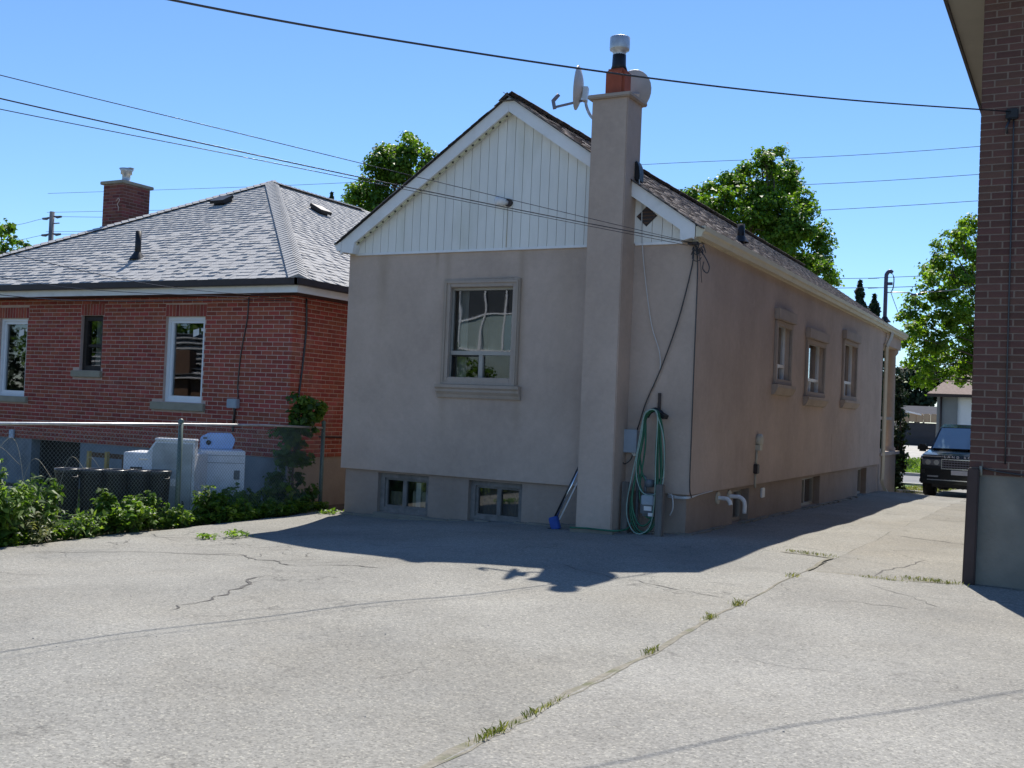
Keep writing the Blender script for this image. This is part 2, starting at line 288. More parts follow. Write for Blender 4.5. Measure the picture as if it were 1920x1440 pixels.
# ---------------------------------------------------------------- helpers
class MB:
    def __init__(s): s.v = []; s.f = []; s.sm = []
    def add(s, vs, fs, smooth=False):
        b = len(s.v); s.v += [tuple(x) for x in vs]; s.f += [tuple(b+i for i in q) for q in fs]; s.sm += [smooth]*len(fs); return s
    def box(s, x0, x1, y0, y1, z0, z1):
        return s.add([(x0,y0,z0),(x1,y0,z0),(x1,y1,z0),(x0,y1,z0),(x0,y0,z1),(x1,y0,z1),(x1,y1,z1),(x0,y1,z1)],
                     [(0,3,2,1),(4,5,6,7),(0,1,5,4),(1,2,6,5),(2,3,7,6),(3,0,4,7)])
    def obox(s, c, a, b, d):
        c, a, b, d = Vector(c), Vector(a), Vector(b), Vector(d)
        vs = [c+i*a+j*b+k*d for k in (-1,1) for (i,j) in ((-1,-1),(1,-1),(1,1),(-1,1))]
        return s.add(vs, [(0,3,2,1),(4,5,6,7),(0,1,5,4),(1,2,6,5),(2,3,7,6),(3,0,4,7)])
    def bar(s, p, q, w, h, up=(0,0,1)):
        p, q = Vector(p), Vector(q); d = (q-p); L = d.length; d.normalize(); u = Vector(up)
        a = d.cross(u)
        if a.length < 1e-4: a = d.cross(Vector((1,0,0)))
        a.normalize(); b = a.cross(d)
        return s.obox((p+q)/2, d*L/2, a*w/2, b*h/2)
    def prism(s, poly, axis, a, b):
        """poly in the two other axes (cyclic order x,y / x,z / y,z)"""
        def P(u, v, t):
            return {'x': (t,u,v), 'y': (u,t,v), 'z': (u,v,t)}[axis]
        n = len(poly)
        return s.add([P(u,v,a) for u,v in poly]+[P(u,v,b) for u,v in poly],
              [tuple(range(n)), tuple(range(2*n-1, n-1, -1))]+[(i,i+n,(i+1)%n+n,(i+1)%n) for i in range(n)])
    def tube(s, pts, r, n=6, cap=True, smooth=True):
        pts = [Vector(p) for p in pts]; m = len(pts); rs = r if isinstance(r, (list, tuple)) else [r]*m
        vs = []; prev = None
        for i, p in enumerate(pts):
            d = (pts[min(i+1,m-1)]-pts[max(i-1,0)])
            if d.length < 1e-9: d = Vector((0,0,1))
            d.normalize()
            if prev is None:
                a = d.cross(Vector((0,0,1)) if abs(d.z) < 0.9 else Vector((1,0,0))); a.normalize()
            else:
                a = prev-d*prev.dot(d)
                if a.length < 1e-6: a = d.cross(Vector((1,0,0)))
                a.normalize()
            prev = a; b = d.cross(a)
            for k in range(n):
                t = 2*math.pi*k/n; vs.append(p+rs[i]*(math.cos(t)*a+math.sin(t)*b))
        fs = [(i*n+k, i*n+(k+1)%n, (i+1)*n+(k+1)%n, (i+1)*n+k) for i in range(m-1) for k in range(n)]
        s.add(vs, fs, smooth)
        if cap:
            b0 = len(s.v)-len(vs); s.f += [tuple(b0+k for k in range(n-1,-1,-1)), tuple(b0+(m-1)*n+k for k in range(n))]; s.sm += [False, False]
        return s
    def lathe(s, prof, c=(0,0,0), n=16, smooth=True):
        c = Vector(c); m = len(prof); vs = []
        for r, z in prof:
            for k in range(n):
                t = 2*math.pi*k/n; vs.append((c.x+r*math.cos(t), c.y+r*math.sin(t), c.z+z))
        return s.add(vs, [(i*n+k, i*n+(k+1)%n, (i+1)*n+(k+1)%n, (i+1)*n+k) for i in range(m-1) for k in range(n)], smooth)
    def cyl(s, p, q, r, n=12): return s.tube([p, q], r, n)
    def disc(s, c, r, nrm, n=14, sx=1.0, sy=1.0):
        c = Vector(c); nrm = Vector(nrm).normalized(); a = nrm.cross(Vector((0,0,1)) if abs(nrm.z) < .9 else Vector((1,0,0))).normalized(); b = nrm.cross(a)
        return s.add([c+r*(sx*math.cos(2*math.pi*k/n)*a+sy*math.sin(2*math.pi*k/n)*b) for k in range(n)], [tuple(range(n))])
    def build(s, name, m, parent=None, local=False, base=None, bevel=0.0):
        off = Vector((0,0,0))
        if not local:
            if parent is not None: off = wloc(parent)
            elif base is not None: off = Vector(base)
        me = bpy.data.meshes.new(name)
        me.from_pydata([(x-off.x, y-off.y, z-off.z) for x,y,z in s.v], [], s.f)
        if any(s.sm): me.polygons.foreach_set("use_smooth", s.sm)
        me.materials.append(m); me.update()
        if bevel:
            bm = bmesh.new(); bm.from_mesh(me)
            bmesh.ops.remove_doubles(bm, verts=bm.verts, dist=1e-5)
            bmesh.ops.bevel(bm, geom=[e for e in bm.edges if len(e.link_faces) == 2 and e.calc_face_angle(0) > 0.4], offset=bevel, segments=2, affect='EDGES', clamp_overlap=True)
            bm.to_mesh(me); bm.free()
        o = bpy.data.objects.new(name, me); COL.objects.link(o)
        if parent is not None: o.parent = parent
        elif base is not None: o.location = base
        return o
WL = {}
def wloc(o):
    while o.parent is not None: o = o.parent
    return WL.get(o.name, o.location)
def tag(o, label=None, cat=None, group=None, kind=None):
    if label: o["label"] = label
    if cat: o["category"] = cat
    if group: o["group"] = group
    if kind: o["kind"] = kind
    return o
def thing(name, label, cat, loc=(0,0,0), rz=0.0, group=None):
    o = bpy.data.objects.new(name, None); COL.objects.link(o); o.empty_display_size = 0.2
    o.location = loc; o.rotation_euler = (0,0,rz); return tag(o, label, cat, group)
def fastmesh(name, V, Fq, m, parent=None, base=None, smooth=False):
    V = np.asarray(V, np.float32); Fq = np.asarray(Fq, np.int32)
    if parent is not None: V = V-np.array(wloc(parent), np.float32)
    elif base is not None: V = V-np.array(base, np.float32)
    k = Fq.shape[1]; me = bpy.data.meshes.new(name)
    me.vertices.add(len(V)); me.vertices.foreach_set("co", V.ravel())
    me.loops.add(Fq.size); me.loops.foreach_set("vertex_index", Fq.ravel())
    me.polygons.add(len(Fq)); me.polygons.foreach_set("loop_start", np.arange(len(Fq), dtype=np.int32)*k)
    me.polygons.foreach_set("loop_total", np.full(len(Fq), k, np.int32))
    me.update(calc_edges=True); me.materials.append(m)
    if smooth: me.polygons.foreach_set("use_smooth", [True]*len(Fq))
    o = bpy.data.objects.new(name, me); COL.objects.link(o)
    if parent is not None: o.parent = parent
    elif base is not None: o.location = base
    return o
def inst(name, me, parent, M):
    o = bpy.data.objects.new(name, me); COL.objects.link(o); o.parent = parent
    o.matrix_local = Matrix.Translation(-wloc(parent)) @ M; return o
def project(P):
    v = Vector(P)-CP; d = v.dot(CF)
    if d < 0.1: return None
    return (960+2001.655*v.dot(CR)/d, 720-2001.655*v.dot(CU)/d, d)
def sstep(a, b, x):
    t = max(0.0, min(1.0, (x-a)/(b-a))); return t*t*(3-2*t)
def curve(pts, n=8):
    """Catmull-Rom through pts"""
    P = [Vector(p) for p in pts]; P = [2*P[0]-P[1]]+P+[2*P[-1]-P[-2]]; out = []
    for i in range(1, len(P)-2):
        for k in range(n):
            t = k/n; a, b, c, d = P[i-1:i+3]
            out.append(0.5*((2*b)+(c-a)*t+(2*a-5*b+4*c-d)*t*t+(3*b-a-3*c+d)*t**3))
    out.append(P[-2]); return out

# ---------------------------------------------------------------- ground
def G(x, y):
    z = -0.17*sstep(0, 1, (-4.6-x)/5.0) if x < -4.6 else 0.0
    if y > 12.6: z2 = -0.17*min(1, (y-12.6)/14.0)-0.15*sstep(26.6, 28.2, y)-0.18*sstep(29.5, 36, y); z = min(z, z2) if x < -4.6 else z2
    if y > 43: z += 0.30*sstep(43, 62, y)
    if x < -10.1: z -= 0.08*sstep(10.1, 11.5, -x)
    return z
def und(x, y): return 0.010*math.sin(1.7*x+0.6*y)+0.008*math.sin(0.9*y-2.1*x+1.0)+0.006*math.sin(3.1*y+1.3*x)
def sheet(name, xs, ys, zf, m, clip=None, kind="structure"):
    V = [(x, y, zf(x, y)) for y in ys for x in xs]; nx = len(xs); F = []
    for j in range(len(ys)-1):
        for i in range(nx-1):
            if clip is None or clip((xs[i]+xs[i+1])/2, (ys[j]+ys[j+1])/2):
                F.append((j*nx+i, j*nx+i+1, (j+1)*nx+i+1, (j+1)*nx+i))
    o = fastmesh(name, V, F, m, smooth=True); o["kind"] = kind; return o
def rng(a, b, s): n = max(1, int(round((b-a)/s))); return [a+(b-a)*i/n for i in range(n+1)]
gx = [-900,-400,-200,-120,-80]+rng(-60, 40, 2.0)+[60,100,200,400,900]
gy = [-900,-300,-100,-50]+rng(-30, 70, 1.5)+[90,130,200,400,900]
ground = sheet("ground", gx, gy, lambda x, y: G(x, y)-0.06, soil)
def edge_x(y): return -9.93+0.10*math.sin(1.9*y)+0.06*math.sin(5.3*y+1)+0.03*math.sin(13*y)
SEAM = -2.35
def seam_x(y): return SEAM+0.008*math.sin(2.3*y)+0.006*math.sin(7.1*y)
def drv_pt(x, y):
    if x < -9.5: x = edge_x(y) if x < -9.8 else x
    return x
ys = rng(-14, 35.8, 0.2)
def zdrive(x, y): return G(x, y)+und(x, y)
# main lot (left of the seam) incl. strip beside the house
xs = [-9.93]+rng(-9.75, -2.35, 0.2)
V = []; 
for y in ys:
    for i, x in enumerate(xs):
        xx = edge_x(y) if i == 0 else (seam_x(y) if i == len(xs)-1 else x)
        V.append((xx, y, zdrive(xx, y)-(0.03 if i == 0 else 0)))
nx = len(xs)
F = [(j*nx+i, j*nx+i+1, (j+1)*nx+i+1, (j+1)*nx+i) for j in range(len(ys)-1) for i in range(nx-1)
     if not (ys[j] > 30.0 and xs[i] < -4.6)]
lot = fastmesh("driveway", V, F, asph, smooth=True); lot["kind"] = "structure"
def lane_y(x): return 10.62+0.25*sstep(-1.7, -0.9, x)+0.03*math.sin(6*x)
# right pad (near) and lane (far), one step apart
xs2 = rng(-2.35, 7.0, 0.22); V = []
ysp = rng(-14, 10.6, 0.2); nx = len(xs2)
for j, y in enumerate(ysp):
    for i, x in enumerate(xs2):
        xx = seam_x(y)+0.012 if i == 0 else x; yy = lane_y(xx) if j == len(ysp)-1 else y
        V.append((xx, yy, zdrive(xx, yy)+0.012))
F = [(j*nx+i, j*nx+i+1, (j+1)*nx+i+1, (j+1)*nx+i) for j in range(len(ysp)-1) for i in range(nx-1)]
pad = fastmesh("parking_pad", V, F, asph2, smooth=True); pad["kind"] = "structure"
xs3 = rng(-2.35, -0.55, 0.2); V = []; ysl = rng(10.6, 35.8, 0.2); nx = len(xs3)
for j, y in enumerate(ysl):
    for i, x in enumerate(xs3):
        xx = seam_x(y)+0.01 if i == 0 else x; yy = lane_y(xx)+0.02 if j == 0 else y
        V.append((xx, yy, zdrive(xx, yy)+0.004))
F = [(j*nx+i, j*nx+i+1, (j+1)*nx+i+1, (j+1)*nx+i) for j in range(len(ysl)-1) for i in range(nx-1)]
lane = fastmesh("side_lane", V, F, asph3, smooth=True); lane["kind"] = "structure"
# dirt lying in the seams
def strip(name, pts, wid, m, parent, dz=0.016, wob=0.35, dz2=None):
    V = []; F = []
    for i, (x, y) in enumerate(pts):
        a = pts[max(i-1,0)]; b = pts[min(i+1, len(pts)-1)]; dx, dy = b[0]-a[0], b[1]-a[1]; L = math.hypot(dx, dy) or 1
        w_ = (wid(y) if callable(wid) else wid)*(1+wob*random.uniform(-1, 1))*(0.25 if i in (0, len(pts)-1) else 1)/2
        for s_ in (-1, 1): V.append((x-dy/L*w_*s_, y+dx/L*w_*s_, zdrive(x, y)+(dz if s_ < 0 or dz2 is None else dz2)))
    F = [(2*i, 2*i+1, 2*i+3, 2*i+2) for i in range(len(pts)-1)]
    return fastmesh(name, V, F, m, parent=parent)
def jag(p, q, n, amp):
    out = []; d = 0
    for i in range(n+1):
        t = i/n; d = d*0.7+random.uniform(-amp, amp); L = math.hypot(q[0]-p[0], q[1]-p[1])
        e = d if 0 < i < n else 0
        out.append((p[0]+(q[0]-p[0])*t-(q[1]-p[1])/L*e, p[1]+(q[1]-p[1])*t+(q[0]-p[0])/L*e))
    return out
strip("seam_dirt", [(seam_x(y)-0.006, y) for y in rng(2.0, 11.5, 0.12)], lambda y: 0.085-0.055*sstep(4.5, 9.5, y), dirt_m, lot, 0.0145, 0.35, 0.003)
strip("seam_dirt", [(x, lane_y(x)+0.02) for x in rng(-2.3, -0.95, 0.1)], 0.05, dirt_m, lane, 0.017, 0.6)
strip("seam_dirt", jag((-2.95, 11.93), (-2.36, 11.9), 8, 0.02), 0.04, dirt_m, lot, 0.006)
strip("seam_dirt", jag((-2.36, 10.6), (-2.36, 11.9), 10, 0.02), 0.05, dirt_m, lot, 0.012)
for a, b, n_, w_ in [((-7.6, 8.35), (-6.3, 7.75), 16, 0.018), ((-6.3, 7.75), (-5.55, 7.95), 10, 0.012), ((-6.05, 7.0), (-5.75, 6.1), 14, 0.022),
                 ((-5.75, 6.1), (-5.6, 5.5), 10, 0.012), ((-9.2, 7.2), (-7.6, 8.35), 16, 0.012), ((-9.6, 8.6), (-8.2, 9.6), 16, 0.010),
                 ((-3.6, 9.0), (-2.5, 8.55), 12, 0.010), ((-4.6, 9.45), (-3.6, 9.0), 10, 0.008), ((-8.9, 6.1), (-7.9, 6.3), 10, 0.010)]:
    strip("crack", jag(a, b, n_, 0.05), w_, crack_m, lot, 0.004, 0.6)
for _ in range(26):
    xa, ya = random.uniform(-9.7, -6.2), random.uniform(7.4, 10.4); an = random.gauss(0.5, 0.7); ln = random.uniform(0.3, 0.9)
    strip("crack", jag((xa, ya), (xa+ln*math.cos(an), ya+ln*math.sin(an)), 9, 0.035), 0.007, crack_m, lot, 0.004, 0.6)
for a, b, n_, w_ in [((-2.2, 15.2), (-1.0, 14.6), 12, 0.02), ((-1.75, 10.8), (-1.5, 12.6), 12, 0.014), ((-2.1, 18.6), (-1.1, 18.9), 12, 0.02), ((-1.4, 21), (-0.9, 20.6), 6, 0.02)]:
    strip("crack", jag(a, b, n_, 0.05), w_, crack_m, lane, 0.006, 0.6)
for a, b, n_, w_ in [((-1.7, 10.2), (-1.0, 9.4), 12, 0.008), ((-1.9, 9.0), (-1.2, 9.1), 10, 0.007)]:
    strip("crack", jag(a, b, n_, 0.05), w_, crack_m, pad, 0.014, 0.6)
# street, kerbs, far lawn
sheet("road", [-150, -60]+rng(-40, 30, 5)+[60, 150], [36.2, 38, 40, 42, 43.2], lambda x, y: G(x, y)-0.02, road_m)
kb = MB()
for y0, y1 in ((35.85, 36.2), (43.2, 43.5)): kb.box(-150, 150, y0, y1, G(-3, y0)-0.3, G(-3, y0)+0.09)
kerb = kb.build("kerb", conc); kerb["kind"] = "structure"
sheet("lawn", rng(-40, -4.6, 2)+[-4.35], rng(29.6, 35.85, 0.8), lambda x, y: G(-3, y)+0.02, lawn_m)
sheet("boulevard", rng(-60, 30, 3), rng(43.5, 52, 1.2), lambda x, y: G(-3, y)+0.03+0.25*sstep(44, 50, y), lawn_m)
sheet("concrete_apron", rng(-13, -3, 1.0), rng(50.0, 66.0, 1.0), lambda x, y: G(-3, y)+0.30+0.1*sstep(50, 56, y), conc)

# ---------------------------------------------------------------- wall / brick / shingle builders
def panel(mb, O, U, Nn, u0, u1, v0, v1, ops, th, top=None):
    """flat wall with rectangular openings; O origin, U along, Nn outward; V = Z"""
    O, U, Nn = Vector(O), Vector(U), Vector(Nn); Z = Vector((0,0,1))
    us = sorted({u0, u1, *[a for o in ops for a in o[:2]]}); vs = sorted({v0, v1, *[a for o in ops for a in o[2:4]]})
    us = [u for u in us if u0 <= u <= u1]; vs = [v for v in vs if v0 <= v <= v1]
    P = lambda u, v, d: O+U*u+Z*v-Nn*d
    inside = lambda a, b: any(o[0] < a < o[1] and o[2] < b < o[3] for o in ops)
    flip = U.cross(Z).dot(Nn) < 0
    def q(*p):
        mb.add(p if not flip else p[::-1], [(0,1,2,3)])
    for i in range(len(us)-1):
        for j in range(len(vs)-1):
            a, b, c, d = us[i], us[i+1], vs[j], vs[j+1]
            if inside((a+b)/2, (c+d)/2): continue
            q(P(a,c,0), P(b,c,0), P(b,d,0), P(a,d,0)); q(P(b,c,th), P(a,c,th), P(a,d,th), P(b,d,th))
    for a, b, c, d in [o[:4] for o in ops]:
        q(P(a,c,0), P(a,d,0), P(a,d,th), P(a,c,th)); q(P(b,d,0), P(b,c,0), P(b,c,th), P(b,d,th))
        q(P(b,c,0), P(a,c,0), P(a,c,th), P(b,c,th)); q(P(a,d,0), P(b,d,0), P(b,d,th), P(a,d,th))
    q(P(u0,v1,0), P(u1,v1,0), P(u1,v1,th), P(u0,v1,th)); q(P(u1,v0,0), P(u0,v0,0), P(u0,v0,th), P(u1,v0,th))
    q(P(u0,v0,0), P(u0,v1,0), P(u0,v1,th), P(u0,v0,th)); q(P(u1,v1,0), P(u1,v0,0), P(u1,v0,th), P(u1,v1,th))
    return mb

def brick_rects(u0, u1, v0, v1, ops, ch, bl, mj, ph=0.0):
    out = []; k = 0; v = v0
    while v+ch*0.6 < v1:
        top = min(v+ch-mj, v1); off = (bl/2 if k % 2 else 0)+ph
        free = [(u0, u1)]
        for a, b, c, d in ops:
            if c < top-0.01 and d > v+0.01:
                nf = []
                for s, e in free:
                    if b <= s or a >= e: nf.append((s, e)); continue
                    if a > s: nf.append((s, a))
                    if b < e: nf.append((b, e))
                free = nf
        for s, e in free:
            u = u0-bl+off-math.floor(0)
            while u < e:
                a, b = max(u, s+ (0 if s == u0 else mj*0.5)), min(u+bl-mj, e-(0 if e == u1 else mj*0.5))
                if b-a > 0.03: out.append((a, b, v, top))
                u += bl
        v += ch; k += 1
    return out
def soldier(a, b, c, d, w_, mj):
    n = max(1, int(round((b-a)/w_))); w2 = (b-a)/n
    return [(a+i*w2+mj/2, a+(i+1)*w2-mj/2, c, d) for i in range(n)]
BM = {}
def brick_mesh(w_, h_, m, ext=0.004):
    key = (round(w_, 3), round(h_, 3), m.name)
    if key not in BM:
        b = MB(); e = 0.002
        x, z = w_/2, h_/2
        vs = [(-x, 0.02, -z), (x, 0.02, -z), (x, 0.02, z), (-x, 0.02, z), (-x, -ext+e, -z), (x, -ext+e, -z), (x, -ext+e, z), (-x, -ext+e, z),
              (-x+e, -ext, -z+e), (x-e, -ext, -z+e), (x-e, -ext, z-e), (-x+e, -ext, z-e)]
        b.add(vs, [(8,9,10,11), (4,5,9,8), (5,6,10,9), (6,7,11,10), (7,4,8,11), (0,1,5,4), (1,2,6,5), (2,3,7,6), (3,0,4,7)])
        me = bpy.data.meshes.new("brick"); me.from_pydata(b.v, [], b.f); me.materials.append(m); BM[key] = me
    return BM[key]
def lay_bricks(parent, walls, m, limit=300):
    """walls: list of (O,U,angle,rects); the bricks showing largest become parts, the rest one joined part"""
    items = []
    for O, U, ang, rects in walls:
        O, U = Vector(O), Vector(U)
        for a, b, c, d in rects:
            P = O+U*((a+b)/2)+Vector((0,0,(c+d)/2)); pr = project(P)
            vis = pr is not None and -10 < pr[0] < 1930 and -10 < pr[1] < 1450
            nrm = Vector((math.sin(ang), -math.cos(ang), 0)); fac = max(0.0, (CP-P).normalized().dot(nrm))
            sc = (b-a)*(d-c)*fac/pr[2]**2 if vis else -1
            items.append((sc, P, ang, b-a, d-c))
    items.sort(key=lambda t: -t[0])
    VV = []; FF = []; nb = 0
    for k, (sc, P, ang, w_, h_) in enumerate(items):
        jit = random.uniform(-0.0015, 0.0015); nrm = Vector((math.sin(ang), -math.cos(ang), 0))
        M = Matrix.Translation(P+nrm*jit) @ Matrix.Rotation(ang, 4, 'Z') @ Matrix.Rotation(random.uniform(-.006, .006), 4, 'Y')
        if k < limit and sc > 0:
            inst("brick", brick_mesh(round(w_, 2) if w_ > 0.05 else w_, h_, m), parent, M); continue
        me = brick_mesh(w_, h_, m); vs = [M @ v.co for v in me.vertices]
        VV += [tuple(v) for v in vs]; FF += [[nb+i for i in p.vertices] for p in me.polygons]; nb += len(vs)
    if FF:
        o = fastmesh("brickwork", VV, FF, m, parent=parent); o["kind"] = "stuff"

SM = {}
def shingle_mesh(w_, e, thick, m):
    key = (w_, e, thick, m.name)
    if key not in SM:
        x = w_/2; h0 = 0.007+thick; vs = [(-x, 0, -0.004), (x, 0, -0.004), (x, e+0.03, -0.004), (-x, e+0.03, -0.004), (-x, 0, h0), (x, 0, h0), (x, e+0.03, 0.0025), (-x, e+0.03, 0.0025)]
        me = bpy.data.meshes.new("shingle"); me.from_pydata(vs, [], [(4,5,6,7), (0,1,5,4), (1,2,6,5), (3,0,4,7), (2,3,7,6)]); me.materials.append(m); SM[key] = me
    return SM[key]
def lay_shingles(parent, planes, m, e=0.143, limit=300, widths=(0.17, 0.22, 0.28, 0.36)):
    items = []
    for O, U, S, smax, rngf in planes:
        O, U, S = Vector(O), Vector(U).normalized(), Vector(S).normalized(); Nn = U.cross(S).normalized()
        k = 0; s = 0.0
        while s < smax-0.02:
            a, b = rngf(s+e*0.5); u = a-random.uniform(0, 0.2); hi = random.random() < .5
            while u < b:
                w_ = random.choice(widths); hi = not hi; lo_, hi_ = max(u, a), min(u+w_, b)
                if hi_-lo_ > 0.03:
                    full = (hi_-lo_) > w_-1e-6; ww = w_ if full else hi_-lo_
                    P = O+U*((lo_+hi_)/2)+S*(s+random.uniform(-.004, .004)); pr = project(P)
                    vis = pr is not None and 0 < pr[0] < 1920 and 0 < pr[1] < 1440
                    sc = max(0, (CP-P).normalized().dot(Nn))*ww/pr[2]**2 if (vis and full) else -1
                    items.append((sc, P, U, S, Nn, ww, 0.006 if hi else 0.0, full))
                u += w_
            s += e; k += 1
    items.sort(key=lambda t: -t[0]); VV = []; FF = []; nb = 0
    for k, (sc, P, U, S, Nn, w_, th, full) in enumerate(items):
        M = Matrix(((U.x, S.x, Nn.x, P.x), (U.y, S.y, Nn.y, P.y), (U.z, S.z, Nn.z, P.z), (0,0,0,1)))
        if k < limit and sc > 0: inst("shingle", shingle_mesh(w_, e, th, m), parent, M); continue
        x = w_/2; h0 = 0.007+th
        for c in ((-x,0,-.004), (x,0,-.004), (x,e+.03,-.004), (-x,e+.03,-.004), (-x,0,h0), (x,0,h0), (x,e+.03,.0025), (-x,e+.03,.0025)):
            VV.append(tuple(M @ Vector(c)))
        FF += [[nb+i for i in f] for f in ((4,5,6,7), (0,1,5,4), (1,2,6,5), (3,0,4,7), (2,3,7,6))]; nb += 8
    if FF:
        o = fastmesh("shingles", VV, FF, m, parent=parent); o["kind"] = "stuff"

def TF(Y): return lambda u, v, d: (u, Y+d, v)          # facade facing -Y, d inward
def TS(X): return lambda u, v, d: (X-d, u, v)          # facade facing +X, d inward
def wb(mb, T, u0, u1, v0, v1, d0, d1):
    c = [T(u, v, d) for d in (d0, d1) for (u, v) in ((u0,v0),(u1,v0),(u1,v1),(u0,v1))]
    return mb.add(c, [(0,1,2,3),(7,6,5,4),(0,4,5,1),(1,5,6,2),(2,6,7,3),(3,7,4,0)])
def frame4(mb, T, u0, u1, v0, v1, w_, d0, d1):
    wb(mb, T, u0, u0+w_, v0, v1, d0, d1); wb(mb, T, u1-w_, u1, v0, v1, d0, d1)
    wb(mb, T, u0+w_, u1-w_, v0, v0+w_, d0, d1); wb(mb, T, u0+w_, u1-w_, v1-w_, v1, d0, d1); return mb
def pane(T, u0, u1, v0, v1, d, m, parent):
    return MB().add([T(u0,v0,d), T(u1,v0,d), T(u1,v1,d), T(u0,v1,d)], [(0,1,2,3)]).build("pane", m, parent)
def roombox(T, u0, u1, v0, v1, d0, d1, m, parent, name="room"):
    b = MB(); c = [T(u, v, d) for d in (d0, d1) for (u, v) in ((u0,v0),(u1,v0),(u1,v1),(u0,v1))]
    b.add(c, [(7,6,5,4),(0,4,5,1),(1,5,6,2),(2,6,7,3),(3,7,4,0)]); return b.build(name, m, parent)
def curtain_panel(T, u0, u1, v0, v1, d, parent, m=None):
    n = max(6, int((u1-u0)/0.02)); V = []; 
    for i in range(n+1):
        u = u0+(u1-u0)*i/n; dd = d+0.018*math.sin(i*1.3)
        V += [T(u, v0, dd), T(u, v1, dd)]
    return MB().add(V, [(2*i, 2*i+2, 2*i+3, 2*i+1) for i in range(n)], True).build("curtain_panel", m or curt, parent)

# ================================================================= stucco house
XL, XR, Y0, YB = -9.57, -4.255, 12.61, 26.35
RX, RZ, RM = -6.92, 5.64, 0.685
def roofz(x): return RZ-RM*abs(x-RX)
H = thing("stucco_house", "taupe stucco bungalow with white gable siding and tall stucco chimney", "house", (RX, 13, 0))
WTOP = 3.62
FW = (-7.83, -6.80, 1.77, 3.11)
SW = [(16.47, 17.34, 2.03, 2.99), (18.56, 19.88, 1.90, 2.86), (21.68, 22.98, 1.92, 3.08)]
b = MB(); panel(b, (0, Y0, 0), (1,0,0), (0,-1,0), XL, XR, 0.50, WTOP, [FW], 0.25)
b.build("front_wall", stucco, H)
b = MB(); panel(b, (XR, 0, 0), (0,1,0), (1,0,0), Y0+0.25, YB, 0.50, 3.66, SW, 0.25); b.build("side_wall", stucco, H)
b = MB(); b.box(XL, XL+0.25, Y0+0.25, YB, 0.5, 3.70); b.box(XL+0.25, XR-0.25, YB-0.25, YB, 0.5, 3.66); b.build("back_wall", stucco, H)
BW = [(-8.93, -8.07, -0.09, 0.47), (-7.42, -6.59, -0.09, 0.465)]
SBW = [(14.65, 15.45, -0.02, 0.45), (18.78, 20.2, -0.07, 0.45), (23.95, 25.0, -0.13, 0.45)]
b = MB(); panel(b, (0, Y0+0.05, 0), (1,0,0), (0,-1,0), XL+0.06, XR-0.05, -0.6, 0.499, BW, 0.25); b.build("front_foundation", stucco_f, H)
b = MB(); panel(b, (XR-0.05, 0, 0), (0,1,0), (1,0,0), Y0+0.30, YB, -0.7, 0.499, SBW, 0.25); b.build("side_foundation", stucco_f, H)
b = MB(); b.box(XL+0.06, XL+0.3, Y0+0.3, YB, -0.7, 0.499); b.build("left_foundation", stucco_f, H)
b = MB(); b.box(XL+0.3, XR-0.31, Y0+0.31, YB-0.26, 0.52, 0.56); b.build("floor", dark_m, H)
# cementitious skirt and tar along the foot of the walls
b = MB()
for i in range(26):
    x = XL+0.05+i*0.205; b.box(x, x+0.2+random.uniform(0,.02), Y0-0.02-random.uniform(0,.05), Y0+0.06, -0.5, G(x, 12.6)+random.uniform(0.005, 0.035))
for i in range(60):
    y = Y0+0.1+i*0.228; b.box(XR-0.06, XR+random.uniform(0.0,.06), y, y+0.22, -0.8, G(-4, y)+random.uniform(0.004, 0.03))
b.build("wall_skirt", conc_dark, H)
# gable backing and boards
b = MB(); gb = [(XL, WTOP), (XR, WTOP), (XR, roofz(XR)-0.02), (RX, RZ-0.02), (XL, roofz(XL)-0.02)]
b.prism(gb, 'y', Y0-0.004, Y0+0.1); b.build("gable_backing", jtrim, H)
b = MB(); b.prism([(XL+0.3, WTOP), (XR-0.3, WTOP), (XR-0.3, roofz(XR)-0.05), (RX, RZ-0.05), (XL+0.3, roofz(XL)-0.05)], 'y', YB-0.1, YB); b.build("far_gable", stucco, H)
x = XL+0.02; gap = 0.007
while x < XR-0.03:
    x1 = min(x+0.134-gap, XR-0.005); t = 0.13
    p = [(x, WTOP+0.005), (x1, WTOP+0.005), (x1, roofz(x1)-t)]
    if x < RX < x1: p.append((RX, RZ-t))
    p.append((x, roofz(x)-t))
    if p[2][1] > WTOP+0.02 and p[-1][1] > WTOP+0.01 and not (x > -5.60 and x1 < -5.05):
        MB().prism(p, 'y', Y0-0.024, Y0-0.005).build("siding_board", board_m, H)
    x += 0.134
MB().box(XL+0.12, -5.6, Y0-0.034, Y0-0.001, WTOP-0.02, WTOP+0.012).build("siding_trim", alum, H)
MB().box(-5.08, XR-0.2, Y0-0.034, Y0-0.001, WTOP-0.02, WTOP+0.012).build("siding_trim", alum, H)
# rake fascia, soffit strip, return ends
YF = 12.44
def rake(x0, x1, zt, zb, ya, yb, nm, m):
    return MB().prism([(x0, roofz(x0)-zb), (x1, roofz(x1)-zb), (x1, roofz(x1)-zt), (x0, roofz(x0)-zt)], 'y', ya, yb).build(nm, m, H)
rake(-9.62, RX-0.001, 0.0, 0.19, YF, YF+0.03, "rake_fascia", alum)
rake(RX+0.001, -4.26, 0.0, 0.19, YF, YF+0.03, "rake_fascia", alum)
rake(-9.60, RX-0.002, 0.17, 0.185, YF+0.031, Y0-0.026, "rake_soffit", alum)
rake(RX+0.002, -4.28, 0.17, 0.185, YF+0.031, Y0-0.026, "rake_soffit", alum)
rake(-9.42, RX-0.003, 0.186, 0.215, YF+0.05, YF+0.09, "rake_trim", jtrim)
for i in range(24):
    xx = -9.35+i*0.103; zz = roofz(xx)-0.203; MB().box(xx, xx+0.03, YF+0.044, YF+0.05, zz-0.012, zz+0.012).build("trim_tab", brown_m, H)
